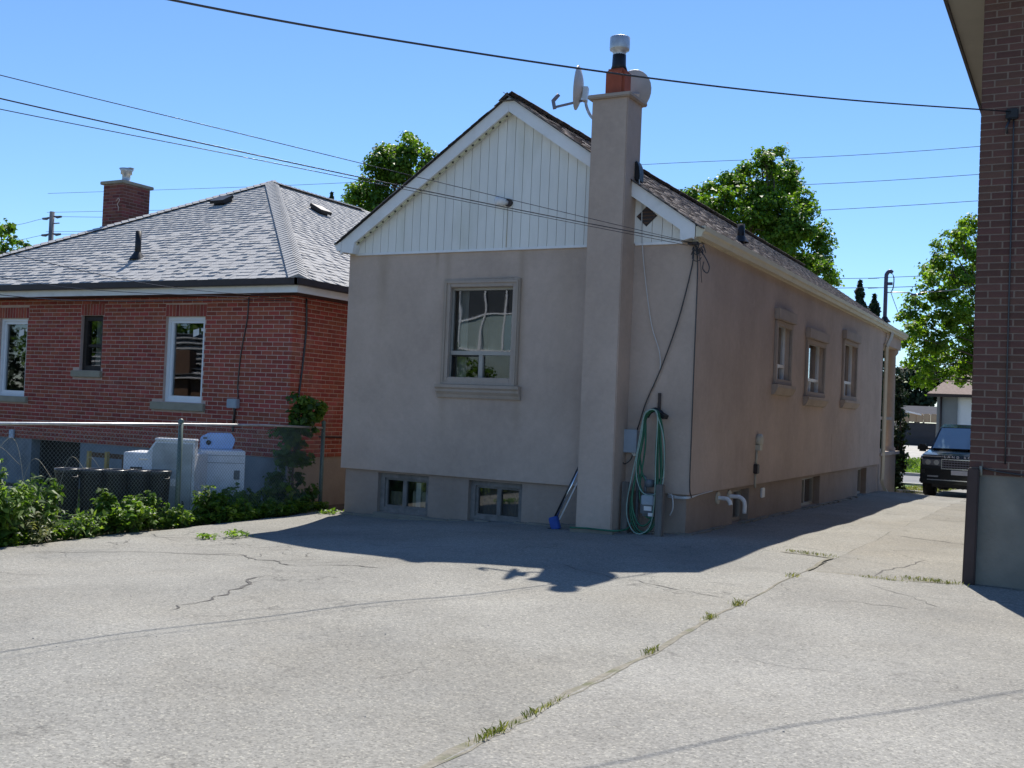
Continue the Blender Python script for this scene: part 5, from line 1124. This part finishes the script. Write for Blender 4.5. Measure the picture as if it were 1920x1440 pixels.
wire("lowest wire sagging across the top of the red brick wall", [(-11.0, 13.05, 3.0), (-11.42, 12.35, 2.95), (-12.37, 10.75, 2.77), (-13.11, 9.50, 2.73), (-15.0, 6.3, 2.9), (-18, 1.3, 4.0)], 0.006)
YS = 45.0
for i, (za, zb, lab) in enumerate(((11.98+.7, 11.68+.72, "highest of the three thin street wires above the right maple"), (10.86+.62, 10.65+.65, "middle of the three thin street wires above the right maple"), (9.71+.55, 9.71+.55, "lowest of the three thin street wires above the right maple"))):
    wire(lab, [(-58, YS, za+1.0), (-36, YS, za+0.25), (-18.1, YS, za), (-4.0, YS, zb), (20, YS, zb+0.7)], 0.012)
wire("thin street wire crossing behind the service mast near its top", [(-58, YS, 8.0), (-30, YS, 7.4), (-9.05, YS, 7.32), (-5.9, YS, 7.36), (20, YS, 7.9)], 0.012)
wire("thin street wire crossing behind the service mast, the lower one", [(-58, YS, 7.4), (-30, YS, 6.95), (-9.0, YS, 6.93), (-5.9, YS, 6.95), (20, YS, 7.5)], 0.014)
PL = (-57.5, 45.0)
lp = thing("utility_pole", "grey utility pole with insulators beyond the roof at the far left", "pole", (PL[0], PL[1], -0.3))
MB().tube([(PL[0], PL[1], -0.5), (PL[0], PL[1], 12.5)], [0.20, 0.15], 10).build("shaft", pole_m, lp)
for zz, sd in ((12.15, 1), (11.05, 1), (12.1, -1), (11.05, -1)):
    MB().tube([(PL[0]+sd*0.15, PL[1], zz+0.06), (PL[0]+sd*0.5, PL[1], zz-0.02), (PL[0]+sd*0.85, PL[1], zz)], [0.04, 0.09, 0.07], 8).build("insulator", insul, lp)
MB().box(PL[0]+0.2, PL[0]+0.7, PL[1]-0.03, PL[1]+0.03, 11.72, 11.78).build("bracket", insul, lp)
for z1, z2, z3, lab in ((12.15, 11.9, 11.75, "upper wire running right from the far left utility pole"), (11.05, 10.9, 10.8, "lower wire running right from the far left utility pole")):
    wire(lab, [(PL[0]+0.8, PL[1], z1), (-52, PL[1], z2), (-47, PL[1], z3), (-30, PL[1], z3+0.3)], 0.013)
for z1, z2, lab in ((12.1, 11.75, "upper wire running left from the far left utility pole"), (11.05, 10.75, "lower wire running left from the far left utility pole")):
    wire(lab, [(PL[0]-0.8, PL[1], z1), (-62.5, PL[1], z2), (-75, PL[1], z2)], 0.013)
# service mast on the porch roof
sm_ = thing("service_mast", "dark service mast with curved weatherhead at the roof end", "mast", (-4.62, 28.7, 4.0)); mx_, my_ = -4.62, 28.7
MB().tube(curve([(mx_, my_, 3.9), (mx_, my_, 4.6), (mx_, my_, 5.2), (mx_+0.02, my_, 5.32), (mx_+0.09, my_, 5.38), (mx_+0.15, my_, 5.34)], 5), 0.05, 10).build("pipe", mat("mast_blue_grey", (0.10, 0.10, 0.15), 0.5, 0.1, 5), sm_)
MB().lathe([(0.16,-.02),(0.09,.06),(0.06,.12)], (mx_, my_, roofz(mx_)+0.02), 12).build("flashing", black_m, sm_)
b = MB()
for i in range(3): b.tube(curve([(mx_+0.14, my_, 5.33), (mx_+0.18+0.01*i, my_, 5.2), (mx_+0.17+0.01*i, my_, 4.95), (mx_+0.10+0.02*i, my_, 4.82)], 4), 0.005, 5)
b.tube(curve([(mx_+0.12, my_, 4.85), (mx_+0.25, my_, 4.5), (mx_+0.40, my_, 4.15), (mx_+0.6, my_, 4.0)], 4), 0.008, 5); b.tube(curve([(mx_+0.72, my_, 4.80), (mx_+0.72, my_, 4.5), (mx_+0.6, my_, 4.2)], 4), 0.006, 5)
b.build("drip_loops", cable_m, sm_); MB().box(mx_+0.05, mx_+0.16, my_-0.04, my_+0.04, 5.02, 5.09).build("clamp", insul, sm_)
MB().tube(curve([(mx_+0.05, my_, 4.83), (mx_+0.5, my_, 4.82), (mx_+0.75, my_, 4.77), (mx_+1.0, my_+0.1, 4.84), (mx_+1.6, my_+1.0, 5.0), (mx_+3.2, my_+14, 7.0)], 5), 0.013, 5).build("service_drop", cable_m, sm_)
MB().box(mx_+0.62, mx_+0.74, my_-0.02, my_+0.02, 4.74, 4.79).build("splice", insul, sm_); MB().box(mx_+0.78, mx_+0.86, my_-0.02, my_+0.02, 4.75, 4.80).build("splice", insul, sm_)

# ================================================================= black SUV
sv = thing("parked_suv", "black SUV facing the camera at the end of the side lane", "car", (-2.575, 27.95, -0.325))
LB = lambda m_, nm, mt, par=sv, bev=0.0: m_.build(nm, mt, par, local=True, bevel=bev)
def arch(cy, r): return [(cy+r*math.cos(t), 0.36+r*math.sin(t)) for t in [math.pi*i/9 for i in range(10)]]
prof = [(0.04, 0.36), (0.0, 0.50), (0.0, 0.74), (0.03, 0.98), (0.10, 1.06), (0.45, 1.11), (1.35, 1.17), (4.80, 1.17), (4.92, 0.95), (4.92, 0.45), (4.85, 0.36)]
prof = prof+arch(3.95, 0.43)[0:]+[]+arch(0.98, 0.43)
b = MB(); n_ = len(prof); b.add([(-0.975, y, z) for y, z in prof]+[(0.975, y, z) for y, z in prof], [tuple(range(n_)), tuple(range(2*n_-1, n_-1, -1))]+[(i, i+n_, (i+1) % n_+n_, (i+1) % n_) for i in range(n_)])
body = LB(b, "body", paint_k, sv, 0.045)
def gh(y, z): return (0.92-(z-1.15)*0.26)
gp = [(1.30, 1.15), (2.02, 1.74), (2.45, 1.83), (4.35, 1.80), (4.78, 1.30), (4.85, 1.15)]
b = MB(); n_ = len(gp); b.add([(-gh(y, z), y, z) for y, z in gp]+[(gh(y, z), y, z) for y, z in gp], [tuple(range(n_)), tuple(range(2*n_-1, n_-1, -1))]+[(i, i+n_, (i+1) % n_+n_, (i+1) % n_) for i in range(n_)])
cabin = LB(b, "cabin", paint_k, sv, 0.03)
def on_ws(t, s): y = 1.30+0.72*t; z = 1.15+0.59*t; return ((gh(y, z)-0.06)*s, y-0.016, z+0.020)
b = MB(); NN = 8; V = []
for j in range(5):
    for i in range(NN+1):
        s_ = -1+2*i/NN; p_ = on_ws(0.06+0.88*j/4, s_); V.append((p_[0], p_[1]-0.03*(1-s_*s_), p_[2]+0.01*(1-s_*s_)))
b.add(V, [(j*(NN+1)+i, j*(NN+1)+i+1, (j+1)*(NN+1)+i+1, (j+1)*(NN+1)+i) for j in range(4) for i in range(NN)], True); LB(b, "windscreen", mat("windscreen_sky", (0.17, 0.26, 0.32), 0.05, 0.05, 2, spec=1.0, coat=1.0), cabin)  # bright sky reflection is put into the windscreen's base colour
for sx in (-1, 1):
    b = MB(); q = [(1.62, 1.20), (2.12, 1.68), (2.95, 1.70), (2.95, 1.20)]; b.add([(sx*(gh(y, z)+0.004), y, z) for y, z in q], [(0,1,2,3)]); LB(b, "side_window", carglass, cabin)
    b = MB(); q = [(3.02, 1.20), (3.02, 1.70), (4.25, 1.68), (4.6, 1.25)]; b.add([(sx*(gh(y, z)+0.004), y, z) for y, z in q], [(0,1,2,3)]); LB(b, "side_window", carglass, cabin)
    for wy in (0.98, 3.95):
        wh = LB(MB().tube([(sx*0.70, wy, 0.365), (sx*0.985, wy, 0.365)], 0.365, 26), "wheel", tyre_m, sv, 0.03)
        LB(MB().tube([(sx*0.975, wy, 0.365), (sx*0.992, wy, 0.365)], 0.25, 20), "rim", chrome, wh)
    # mirror
    b = MB(); b.bar((sx*0.86, 1.48, 1.17), (sx*1.02, 1.42, 1.19), 0.06, 0.04); LB(b, "mirror_arm", paint_k)
    b = MB(); b.obox((sx*1.10, 1.40, 1.20), (0.125, 0, 0), (0, 0.07, 0), (0, 0, 0.095)); LB(b, "mirror", paint_k, sv, 0.045)
    # headlight
    hl = LB(MB().prism([(sx*0.50, 0.80), (sx*0.93, 0.82), (sx*0.94, 0.955), (sx*0.50, 0.965)], 'y', -0.012, 0.05), "headlight", lens_m, sv, 0.012)
    for k_ in (0.60, 0.79): LB(MB().tube([(sx*k_, -0.022, 0.885), (sx*k_, -0.012, 0.885)], 0.062, 16), "lamp_ring", chrome, hl)
    LB(MB().box(min(sx*0.55, sx*0.80), max(sx*0.55, sx*0.80), -0.012, 0.01, 0.53, 0.565), "fog_lamp", chrome)
    LB(MB().prism([(sx*0.86, 0.62), (sx*0.95, 0.62), (sx*0.955, 0.70), (sx*0.86, 0.70)], 'y', -0.008, 0.01), "side_intake", black_m)
gr = LB(MB().box(-0.48, 0.48, -0.015, 0.03, 0.74, 0.97), "grille", black_m)
LB(frame4(MB(), lambda u, v, d: (u, -0.03+d, v), -0.49, 0.49, 0.73, 0.98, 0.022, 0.0, 0.03), "grille_frame", chrome, gr)
for k_ in range(3): LB(MB().box(-0.465, 0.465, -0.028, -0.016, 0.785+0.06*k_, 0.808+0.06*k_), "grille_bar", MATS["dish_arm"], gr)
for k_ in range(15): LB(MB().box(-0.45+k_*0.064, -0.44+k_*0.064, -0.022, -0.016, 0.76, 0.955), "grille_rib", MATS["dish_arm"], gr)
LB(MB().box(-0.98, 0.98, -0.045, 0.10, 0.36, 0.50), "bumper", paint_k, sv, 0.03)
LB(MB().box(-0.80, 0.80, -0.052, -0.044, 0.455, 0.475), "bumper_trim", chrome)
LB(MB().box(-0.26, 0.26, -0.028, -0.012, 0.60, 0.71), "licence_plate", plate_l, sv, 0.004)
b = MB()
for k_ in range(12): b.tube([(-0.6+k_*0.11, 0.1, 0.30), (-0.545+k_*0.11, 0.1, 0.27), (-0.49+k_*0.11, 0.1, 0.30)], 0.02, 5)
b.box(-0.7, 0.75, 0.05, 0.3, 0.29, 0.37); LB(b, "skid_plate", black_m)
tx = bpy.data.curves.new("hood_lettering", 'FONT'); tx.body = "LAND ROVER"; tx.size = 0.085; tx.extrude = 0.003; tx.align_x = 'CENTER'; tx.space_character = 1.9
to = bpy.data.objects.new("tmp", tx); COL.objects.link(to); dg = bpy.context.evaluated_depsgraph_get(); me = bpy.data.meshes.new_from_object(to.evaluated_get(dg)); bpy.data.objects.remove(to)
me.materials.clear(); me.materials.append(pvc); ho = bpy.data.objects.new("hood_lettering", me); COL.objects.link(ho); ho.parent = sv; ho.location = (0, 0.0, 1.005); ho.rotation_euler = (R(62), 0, 0)
b = MB(); b.box(-0.75, -0.02, 1.24, 1.27, 1.185, 1.20); b.box(0.05, 0.78, 1.24, 1.27, 1.185, 1.20); LB(b, "wiper", black_m)
for sx in (-0.42, 0.42): LB(MB().box(sx-0.22, sx+0.22, 2.35, 2.5, 0.9, 1.55), "seat", black_m, cabin)

# ================================================================= across the street
gh_ = thing("low_garage", "low garage with dark door and tan scalloped parapet across the street", "garage", (-8.5, 66, 0.1)); z0 = -0.3
MB().box(-11.5, -7.1, 66.2, 70, -0.5, 1.52).build("wall", conc, gh_)
dr = MB().box(-9.55, -7.62, 66.12, 66.19, -0.2, 1.50).build("door", mat("garage_door_dark", (0.045, 0.048, 0.055), 0.6, 0.1, 3), gh_)
for i in range(4): MB().box(-9.5, -7.66, 66.10, 66.119, -0.16+i*0.42, 0.20+i*0.42).build("door_panel", MATS["garage_door_dark"], dr)
for i in range(11): MB().prism([(-11.4+i*0.39, 1.56), (-11.04+i*0.39, 1.56), (-11.04+i*0.39, 2.0), (-11.12+i*0.39, 2.06), (-11.32+i*0.39, 2.06), (-11.4+i*0.39, 2.0)], 'y', 66.0, 66.19).build("parapet_block", mat("tan_block%d" % i, (0.42, 0.31, 0.20), 0.9, 0.1, 3), gh_)
MB().add([(-12, 67, 2.0), (-7.2, 67, 2.0), (-7.2, 69.5, 2.55), (-12, 69.5, 2.55)], [(0,1,2,3)]).build("roof", mat("roof_slate", (0.03, 0.035, 0.05), 0.9, 0.2, 5), gh_)
MB().prism([(-9.9, 2.25), (-8.4, 1.95), (-8.4, 2.03), (-9.9, 2.33)], 'y', 65.9, 66.0).build("barge_board", alum, gh_)
h2 = thing("grey_house", "grey house with white garage door beyond the parked SUV", "house", (-3.5, 57, 0))
b = MB(); panel(b, (0, 56.2, 0), (1,0,0), (0,-1,0), -6.45, 2.5, -0.5, 3.0, [(-5.52, -2.9, 0.0, 2.85)], 0.3); b.build("wall", mat("grey_render", (0.21, 0.225, 0.23), 0.9, 0.1, 2), h2)
MB().box(-6.45, 2.5, 56.51, 62, -0.5, 3.0).build("rear_block", MATS["grey_render"], h2)
dd = MB().box(-5.52, -2.9, 56.34, 56.4, 0.0, 2.85).build("garage_door", white_m, h2)
for i in range(5): MB().box(-5.48, -2.94, 56.32, 56.339, 0.04+i*0.56, 0.55+i*0.56).build("door_panel", white_m, dd)
MB().tube([(-6.25, 56.12, 0.0), (-6.25, 56.12, 2.95)], 0.05, 8).build("downpipe", brown_m, h2)
MB().add([(-6.9, 55.7, 2.95), (2.9, 55.7, 2.95), (1.5, 60, 4.6), (-5.5, 60, 4.6), (-6.9, 62.5, 2.95)], [(0,1,2,3), (0,3,4)]).build("roof", mat("roof_tan_shingle", (0.26, 0.20, 0.165), 0.95, 0.2, 9), h2)
MB().box(-6.9, 2.9, 55.66, 55.72, 2.83, 2.98).build("fascia", brown_m, h2)
kk = MB().box(-4.35, -3.65, 29.75, 30.0, -0.55, -0.28); tag(kk.build("edging_block", conc, None, base=(-4, 29.9, -0.5), bevel=0.01), "low concrete edging block beside the porch at the lane end", "block")
# neighbours behind the viewpoint (they show only as reflections in the panes)
n1 = thing("rear_garage", "brown garage with pale shingled roof far behind the viewpoint on the left", "garage", (-31, -8, 0))
MB().box(-42, -29, -14, -8, -0.5, 2.2).build("wall", wood_b, n1); MB().add([(-42.4, -7.6, 2.1), (-28.6, -7.6, 2.1), (-28.6, -11.5, 4.3), (-42.4, -11.5, 4.3)], [(0,1,2,3)]).build("roof", mat("pale_shingle", (0.42, 0.42, 0.42), 0.9, 0.2, 5), n1)
for i in range(9): MB().box(-42.4, -28.6, -7.95-i*0.43, -7.62-i*0.43, 2.3+i*0.243, 2.33+i*0.243).build("shingle_course", meter_m, n1)
MB().box(-35.4, -34.6, -8.4, -7.9, 1.2, 3.4).build("chimney_stack", wood_b, n1)
n2 = thing("rear_building", "dark glazed building with white window grid behind the viewpoint", "building", (-22, -16, 0))
MB().box(-30, -15.5, -18, -16, -0.5, 9.5).build("wall", mat("dark_glazing", (0.06, 0.065, 0.07), 0.3, 0.1, 3), n2)
MB().box(-30.2, -15.4, -15.99, -15.985, -0.5, 5.45).build("lower_wall", mat("pale_green_wall", (0.34, 0.42, 0.40), 0.8, 0.15, 1), n2)
for xx in (-27.0, -26.0, -24.95, -23.85, -22.75, -21.4, -20.2, -19.0): MB().box(xx-0.04, xx+0.04, -15.97, -15.9, 3.95, 9.5).build("mullion", white_m, n2)
for zz in (3.95, 5.5): MB().box(-30, -15.5, -15.98, -15.91, zz-0.04, zz+0.04).build("transom", white_m, n2)
MB().box(-22.7, -21.5, -15.96, -15.93, 4.0, 5.4).build("pale_panel", mat("teal_panel", (0.30, 0.42, 0.45), 0.6, 0.1, 2), n2)
tree("rear_shrub", "leafy shrub in the yard behind the viewpoint", (-20.5, -13.5, 0), [((-21.5, -13.5, 1.6), 1.0), ((-20, -13.6, 1.8), 0.9), ((-22.6, -13.5, 2.7), 0.7), ((-23.4, -13.6, 3.0), 0.7), ((-24.6, -13.6, 3.6), 0.9)], leaf1, 40, 0.2, 0.08)
tree("rear_tree", "green tree in the yard behind the viewpoint", (-33, -15, 0), [((-36, -15, 5), 2.0), ((-39, -15, 4.6), 1.8), ((-33, -15.5, 6), 1.6), ((-42, -15, 5), 2.4), ((-46, -14, 4), 2.6), ((-50, -14, 4), 2.6)], leaf1, 25, 0.25, 0.2)

tree("rear_hedge", "tall dark hedge far behind the viewpoint on the left", (-52, -14, 0), [((-60+i_*2.4, -13.5+random.uniform(-.5,.5), 1.2+1.3*(i_ % 3)), 1.9) for i_ in range(8)], leaf_c, 18, 0.35, 0.2)
# ================================================================= weeds, grass tufts
def weed(name, label, x, y, h, spread, nst, m, kind="broad", group="weeds along the fence", z=None, lsize=0.09):
    z = G(x, y)-0.05 if z is None else z; t = thing(name, label, "weed", (x, y, z), 0, group); st = MB(); Cs = []; Ns = []; Sz = []
    for i in range(nst):
        a = random.uniform(0, 6.283); r_ = spread*math.sqrt(random.random()); hh_ = h*random.uniform(0.55, 1.0)*(1-0.35*r_/max(spread, .01))
        p0 = Vector((x+0.35*r_*math.cos(a), y+0.35*r_*math.sin(a), z)); p1 = Vector((x+r_*math.cos(a), y+r_*math.sin(a), z+hh_)); mid = p0.lerp(p1, .5)+Vector((0,0,hh_*0.12))
        cv = curve([p0, mid, p1], 5); st.tube(cv, [0.005*(1-0.7*k_/(len(cv)-1)) for k_ in range(len(cv))], 4)
        nl = int((30 if kind == "broad" else 22)*hh_/0.6*1.3)
        for q in range(nl):
            f = random.uniform(0.12, 1.0)**0.7; k_ = min(len(cv)-1, int(f*(len(cv)-1))); aa = random.uniform(0, 6.283); L_ = lsize*(1.25-0.6*f)
            off = Vector((math.cos(aa), math.sin(aa), random.uniform(-.3,.35)))*L_*0.75; Cs.append(tuple(cv[k_]+off)); Ns.append((math.cos(aa)*0.35, math.sin(aa)*0.35, 1.0)); Sz.append(L_*1.7)
    st.build("stems", stem_m, t); C_ = np.array(Cs); N_ = np.array(Ns)+RNG.normal(size=(len(Cs), 3))*0.42
    V, F = leaves(C_, np.array(Sz)[:, None], N_, 0.30 if kind == "thin" else 0.62, 0.3); fastmesh("foliage", V, F, m, parent=t)["kind"] = "stuff"; return t
W = [("tall thin leaved weeds at the left frame edge", -10.05, 7.35, 1.05, 0.30, 26, leaf_w, "thin", 0.12), ("pale feathery weeds with whitish tops at far left of the fence", -9.98, 7.75, 0.50, 0.36, 30, leaf_y, "thin", 0.07),
     ("tall narrow leaved weed bent over near the grey foundation panel", -10.15, 7.95, 0.95, 0.22, 18, leaf_w, "thin", 0.12), ("low mixed weeds in front of the leftmost black bin", -10.02, 8.35, 0.45, 0.30, 26, leaf_w, "thin", 0.09),
     ("big broad leaved weed bush in front of the black bins", -10.0, 8.95, 0.74, 0.38, 34, leaf_w, "broad", 0.10), ("bright topped broad leaved weed at the middle of the bins", -10.08, 8.82, 0.92, 0.12, 8, leaf_w2, "broad", 0.13),
     ("dark leafy weed clump right of the big bush", -10.02, 9.4, 0.66, 0.28, 24, leaf_w, "broad", 0.09), ("small weed beside the tall fence post on its left", -10.0, 9.85, 0.44, 0.24, 22, leaf_w, "broad", 0.08),
     ("upright weed spire just right of the tall fence post", -10.1, 10.42, 0.86, 0.12, 9, leaf_w2, "thin", 0.10), ("bushy sunlit weed in front of the white dryer", -10.0, 10.62, 0.58, 0.34, 32, leaf_w2, "broad", 0.10),
     ("drooping weed with pale tips right of the dryer weed", -9.98, 11.0, 0.48, 0.26, 22, leaf_w2, "broad", 0.09), ("shaded low weeds along the fence near its end post", -10.1, 11.6, 0.40, 0.34, 26, leaf_w, "broad", 0.08),
     ("shaded weeds at the foot of the fence end post", -10.15, 12.3, 0.40, 0.34, 26, leaf_w, "broad", 0.08)]
for lab, x, y, h, sp_, ns, m_, kd, ls in W: weed("weed_plant", lab, x, y, h*(1.0 if y < 8.6 else 0.85), sp_*(1.0 if kd == "broad" else 1.3), int(ns*1.25), m_, kd, lsize=ls*(0.62 if kd == "broad" else 0.8))
# vine sapling on the fence corner
vn = thing("vine_shrub", "leafy vine shrub climbing the fence end below the brick house corner", "shrub", (-10.35, 12.55, -0.2)); vl = []
for (yy, zz, r_) in ((12.3, 0.2, .22), (12.6, 0.15, .25), (12.35, 0.55, .25), (12.65, 0.6, .22), (12.45, 0.9, .25), (12.7, 1.0, .2), (12.5, 1.2, .2), (12.75, 1.3, .18), (12.85, 1.15, .14), (12.6, 1.42, .12), (12.9, 1.4, .08)): vl.append(((-10.40+random.uniform(-.08,.08), yy, zz), r_))
st = MB()
for c, r_ in vl: st.tube(curve([(-10.38, 12.5+random.uniform(-.1,.1), -0.2), (-10.4, 12.55, 0.4*c[2]), c], 4), 0.007, 4)
st.build("stems", bark, vn); V, F = crown([(c, r_*1.08) for c, r_ in vl], 200, 0.10, 0.16, 0.3); fastmesh("foliage", V, F, leaf_d, parent=vn)["kind"] = "stuff"
V, F = crown([((-10.25, 12.85, 1.22), .10), ((-10.2, 12.9, 1.36), .08), ((-10.3, 12.6, 1.45), .10), ((-10.28, 12.7, 1.30), .12)], 260, 0.11, 0.10, 0.3); fastmesh("young_leaves", V, F, leaf_w2, parent=vn)["kind"] = "stuff"
vl2 = [((-10.45, 11.2+i*0.22, -0.05+0.12*random.random()), 0.2) for i in range(8)]; dk_ = thing("shaded_shrub", "dark shaded shrubs between the dryer and the fence end", "shrub", (-10.5, 11.9, -0.25))
st = MB(); [st.tube([(c[0], c[1], -0.3), c], 0.006, 4) for c, r_ in vl2]; st.build("stems", bark, dk_); V, F = crown(vl2, 130, 0.10, 0.14, 0.3); fastmesh("foliage", V, F, leaf_w, parent=dk_)["kind"] = "stuff"
# dry stalks
ds_ = thing("dry_stalks", "thin pale dry stalks bending over the black bins", "weed", (-11.3, 9.2, -0.25)); b = MB()
for (xa, ya, xb, yb, zt, bend) in ((-11.4, 8.0, -11.2, 8.5, 0.75, .2), (-11.4, 8.6, -11.1, 8.9, 0.6, .25), (-11.3, 8.7, -11.45, 8.3, 0.85, .2), (-11.2, 9.0, -11.1, 9.4, 0.62, .2), (-11.3, 9.4, -11.2, 9.7, 0.6, .15), (-11.5, 8.2, -11.3, 7.7, 1.0, .1), (-11.6, 8.4, -11.6, 8.2, 1.25, .05), (-11.4, 7.6, -11.2, 7.9, 0.7, .2)):
    b.tube(curve([(xa, ya, -0.3), (xa+(xb-xa)*.2, ya+(yb-ya)*.2, zt*.6), (xa+(xb-xa)*.5, ya+(yb-ya)*.5, zt+.02), (xb, yb, zt-bend)], 5), 0.0026, 4)
b.build("stalks", dry_m, ds_)
# ground cover along the asphalt edge
n = 9000; yy = RNG.uniform(5.5, 12.9, n); xx = -9.98-np.abs(RNG.normal(0, 0.22, n))+0.12*np.sin(1.9*yy)*0.8+0.06*np.sin(5.3*yy+1)+RNG.uniform(0, .1, n)
C_ = np.stack([xx, yy, np.array([G(a, c) for a, c in zip(xx, yy)])+RNG.uniform(0.0, 0.11, n)], 1); V, F = leaves(C_, 0.075, np.stack([RNG.normal(0,.5,n), RNG.normal(0,.5,n), np.ones(n)], 1), 0.5, 0.3)
tag(fastmesh("ground_cover", V, F, leaf_w2), "low green weeds creeping over the asphalt edge", "ground cover", kind="stuff")
n = 7000; yy = RNG.uniform(6, 12.9, n); xx = RNG.uniform(-14.5, -10.2, n); C_ = np.stack([xx, yy, np.array([G(a, c) for a, c in zip(xx, yy)])-0.04+RNG.uniform(0, .12, n)], 1); V, F = leaves(C_, 0.09, RNG.normal(size=(n,3))+np.array([0,0,1.0]), 0.4, 0.2)
tag(fastmesh("yard_weeds", V, F, leaf_w), "rough grass and weeds in the yard behind the fence", "ground cover", kind="stuff")
def blades(cx_, cy_, n, sx, sy, h, zf):
    n = int(n*1.5); h *= 0.85; x = cx_+RNG.normal(0, sx, n); y = cy_+RNG.normal(0, sy, n); z = np.array([zf(a, c) for a, c in zip(x, y)]); a = RNG.uniform(0, 6.283, n); hh_ = h*RNG.uniform(.4, 1.1, n); l = RNG.uniform(.2, .9, n)*hh_; w_ = 0.0014+0.0016*RNG.random(n)
    dx, dy = np.cos(a), np.sin(a); V = np.stack([np.stack([x-dy*w_, y+dx*w_, z], 1), np.stack([x+dy*w_, y-dx*w_, z], 1), np.stack([x+dx*l*.4+dy*w_*.7, y+dy*l*.4-dx*w_*.7, z+hh_*.7], 1), np.stack([x+dx*l, y+dy*l, z+hh_], 1)], 1).reshape(-1, 3)
    return V, np.arange(4*n).reshape(-1, 4)
TU = [(4.36, 60, .014, .10, .05, "grass tuft in the asphalt seam, nearest the camera"), (4.7, 26, .012, .05, .05, "small upright grass sprig in the seam above the nearest tuft"), (4.95, 22, .012, .07, .035, "sparse pale grass in the seam between the sprig and the next tuft"),
      (6.35, 36, .016, .06, .05, "grass tuft at the middle of the asphalt seam"), (7.55, 30, .02, .04, .05, "smallest grass tuft in the upper half of the seam"), (8.22, 40, .025, .05, .055, "grass tuft in the seam just below the dark chimney shadow level"), (10.05, 34, .03, .07, .05, "grass tuft near the far end of the asphalt seam")]
for yy, n, sx, sy, h, lab in TU:
    o = thing("grass_tuft", lab, "grass", (SEAM, yy, 0), 0, "grass tufts in the seams"); fastmesh("blades", *blades(SEAM, yy, n, sx, sy, h, lambda a, c: zdrive(a, c)+0.01), leaf_g, parent=o)["kind"] = "stuff"
for (x, y, n, sx, sy, h, lab) in ((-2.62, 11.93, 90, .14, .02, .045, "thin grass line across the lane opposite the house corner"), (-1.25, 10.80, 130, .16, .03, .05, "grass line at the foot of the right house, left of the brown pipe"), (-1.7, 10.6, 50, .12, .02, .035, "short grass in the cross seam of the right lane")):
    o = thing("grass_tuft", lab, "grass", (x, y, 0), 0, "grass tufts in the seams"); fastmesh("blades", *blades(x, y, n, sx, sy, h, lambda a, c: zdrive(a, c)+0.01), leaf_g, parent=o)["kind"] = "stuff"
for (x, y, r_, lab) in ((-8.80, 9.12, .05, "smaller green weed growing from the asphalt left of the shadow tip"), (-8.66, 9.52, .09, "larger flat green weed growing from the asphalt at the shadow tip"), (-9.62, 12.45, .08, "little weed at the back left foot of the stucco house")):
    n = int(900*r_); C_ = np.stack([x+RNG.normal(0, r_, n), y+RNG.normal(0, r_, n), G(x, y)+0.01+RNG.uniform(0, .05, n)], 1); V, F = leaves(C_, 0.06, RNG.normal(size=(n,3))*.5+np.array([0,0,1.]), .6, .2)
    o = thing("asphalt_weed", lab, "weed", (x, y, G(x, y)), 0, "weeds in the asphalt"); fastmesh("foliage", V, F, leaf_w2, parent=o)["kind"] = "stuff"
n = 9000; C_ = np.stack([RNG.uniform(-9, -3, n), RNG.uniform(43.6, 49.5, n), np.zeros(n)], 1); C_[:, 2] = [G(-3, c)+0.06+0.25*sstep(44, 50, c)+random.uniform(0, .12) for c in C_[:, 1]]
V, F = leaves(C_, 0.13, RNG.normal(size=(n,3))+np.array([0,0,.8]), .3, .2); tag(fastmesh("boulevard_grass", V, F, leaf_w2), "sunlit long grass across the street beyond the SUV", "grass", kind="stuff")
n = 2500; C_ = np.stack([RNG.uniform(-4.6, -3.4, n), RNG.uniform(29.5, 35.5, n), np.zeros(n)], 1); C_[:, 2] = [zdrive(-3.5, c)+random.uniform(0, .05) for c in C_[:, 1]]
V, F = leaves(C_, 0.06, RNG.normal(size=(n,3))+np.array([0,0,.8]), .3, .2); tag(fastmesh("verge_grass", V, F, leaf_g), "patchy grass verge at the end of the lane beside the porch", "grass", kind="stuff")
# small stones and leaf litter
b = MB()
for _ in range(70):
    x = random.uniform(-9.6, -1.2); y = random.uniform(3.6, 10.3); r_ = random.uniform(0.003, 0.007)
    if y < 12.0: b.lathe([(0, r_*.7), (r_*.8, r_*.4), (r_, 0), (0, -r_*.2)], (x, y, zdrive(x, y)+(0.014 if x > SEAM else 0.002)), 5, False)
tag(b.build("grit", conc, None), "scattered small stones on the asphalt", "grit", kind="stuff")
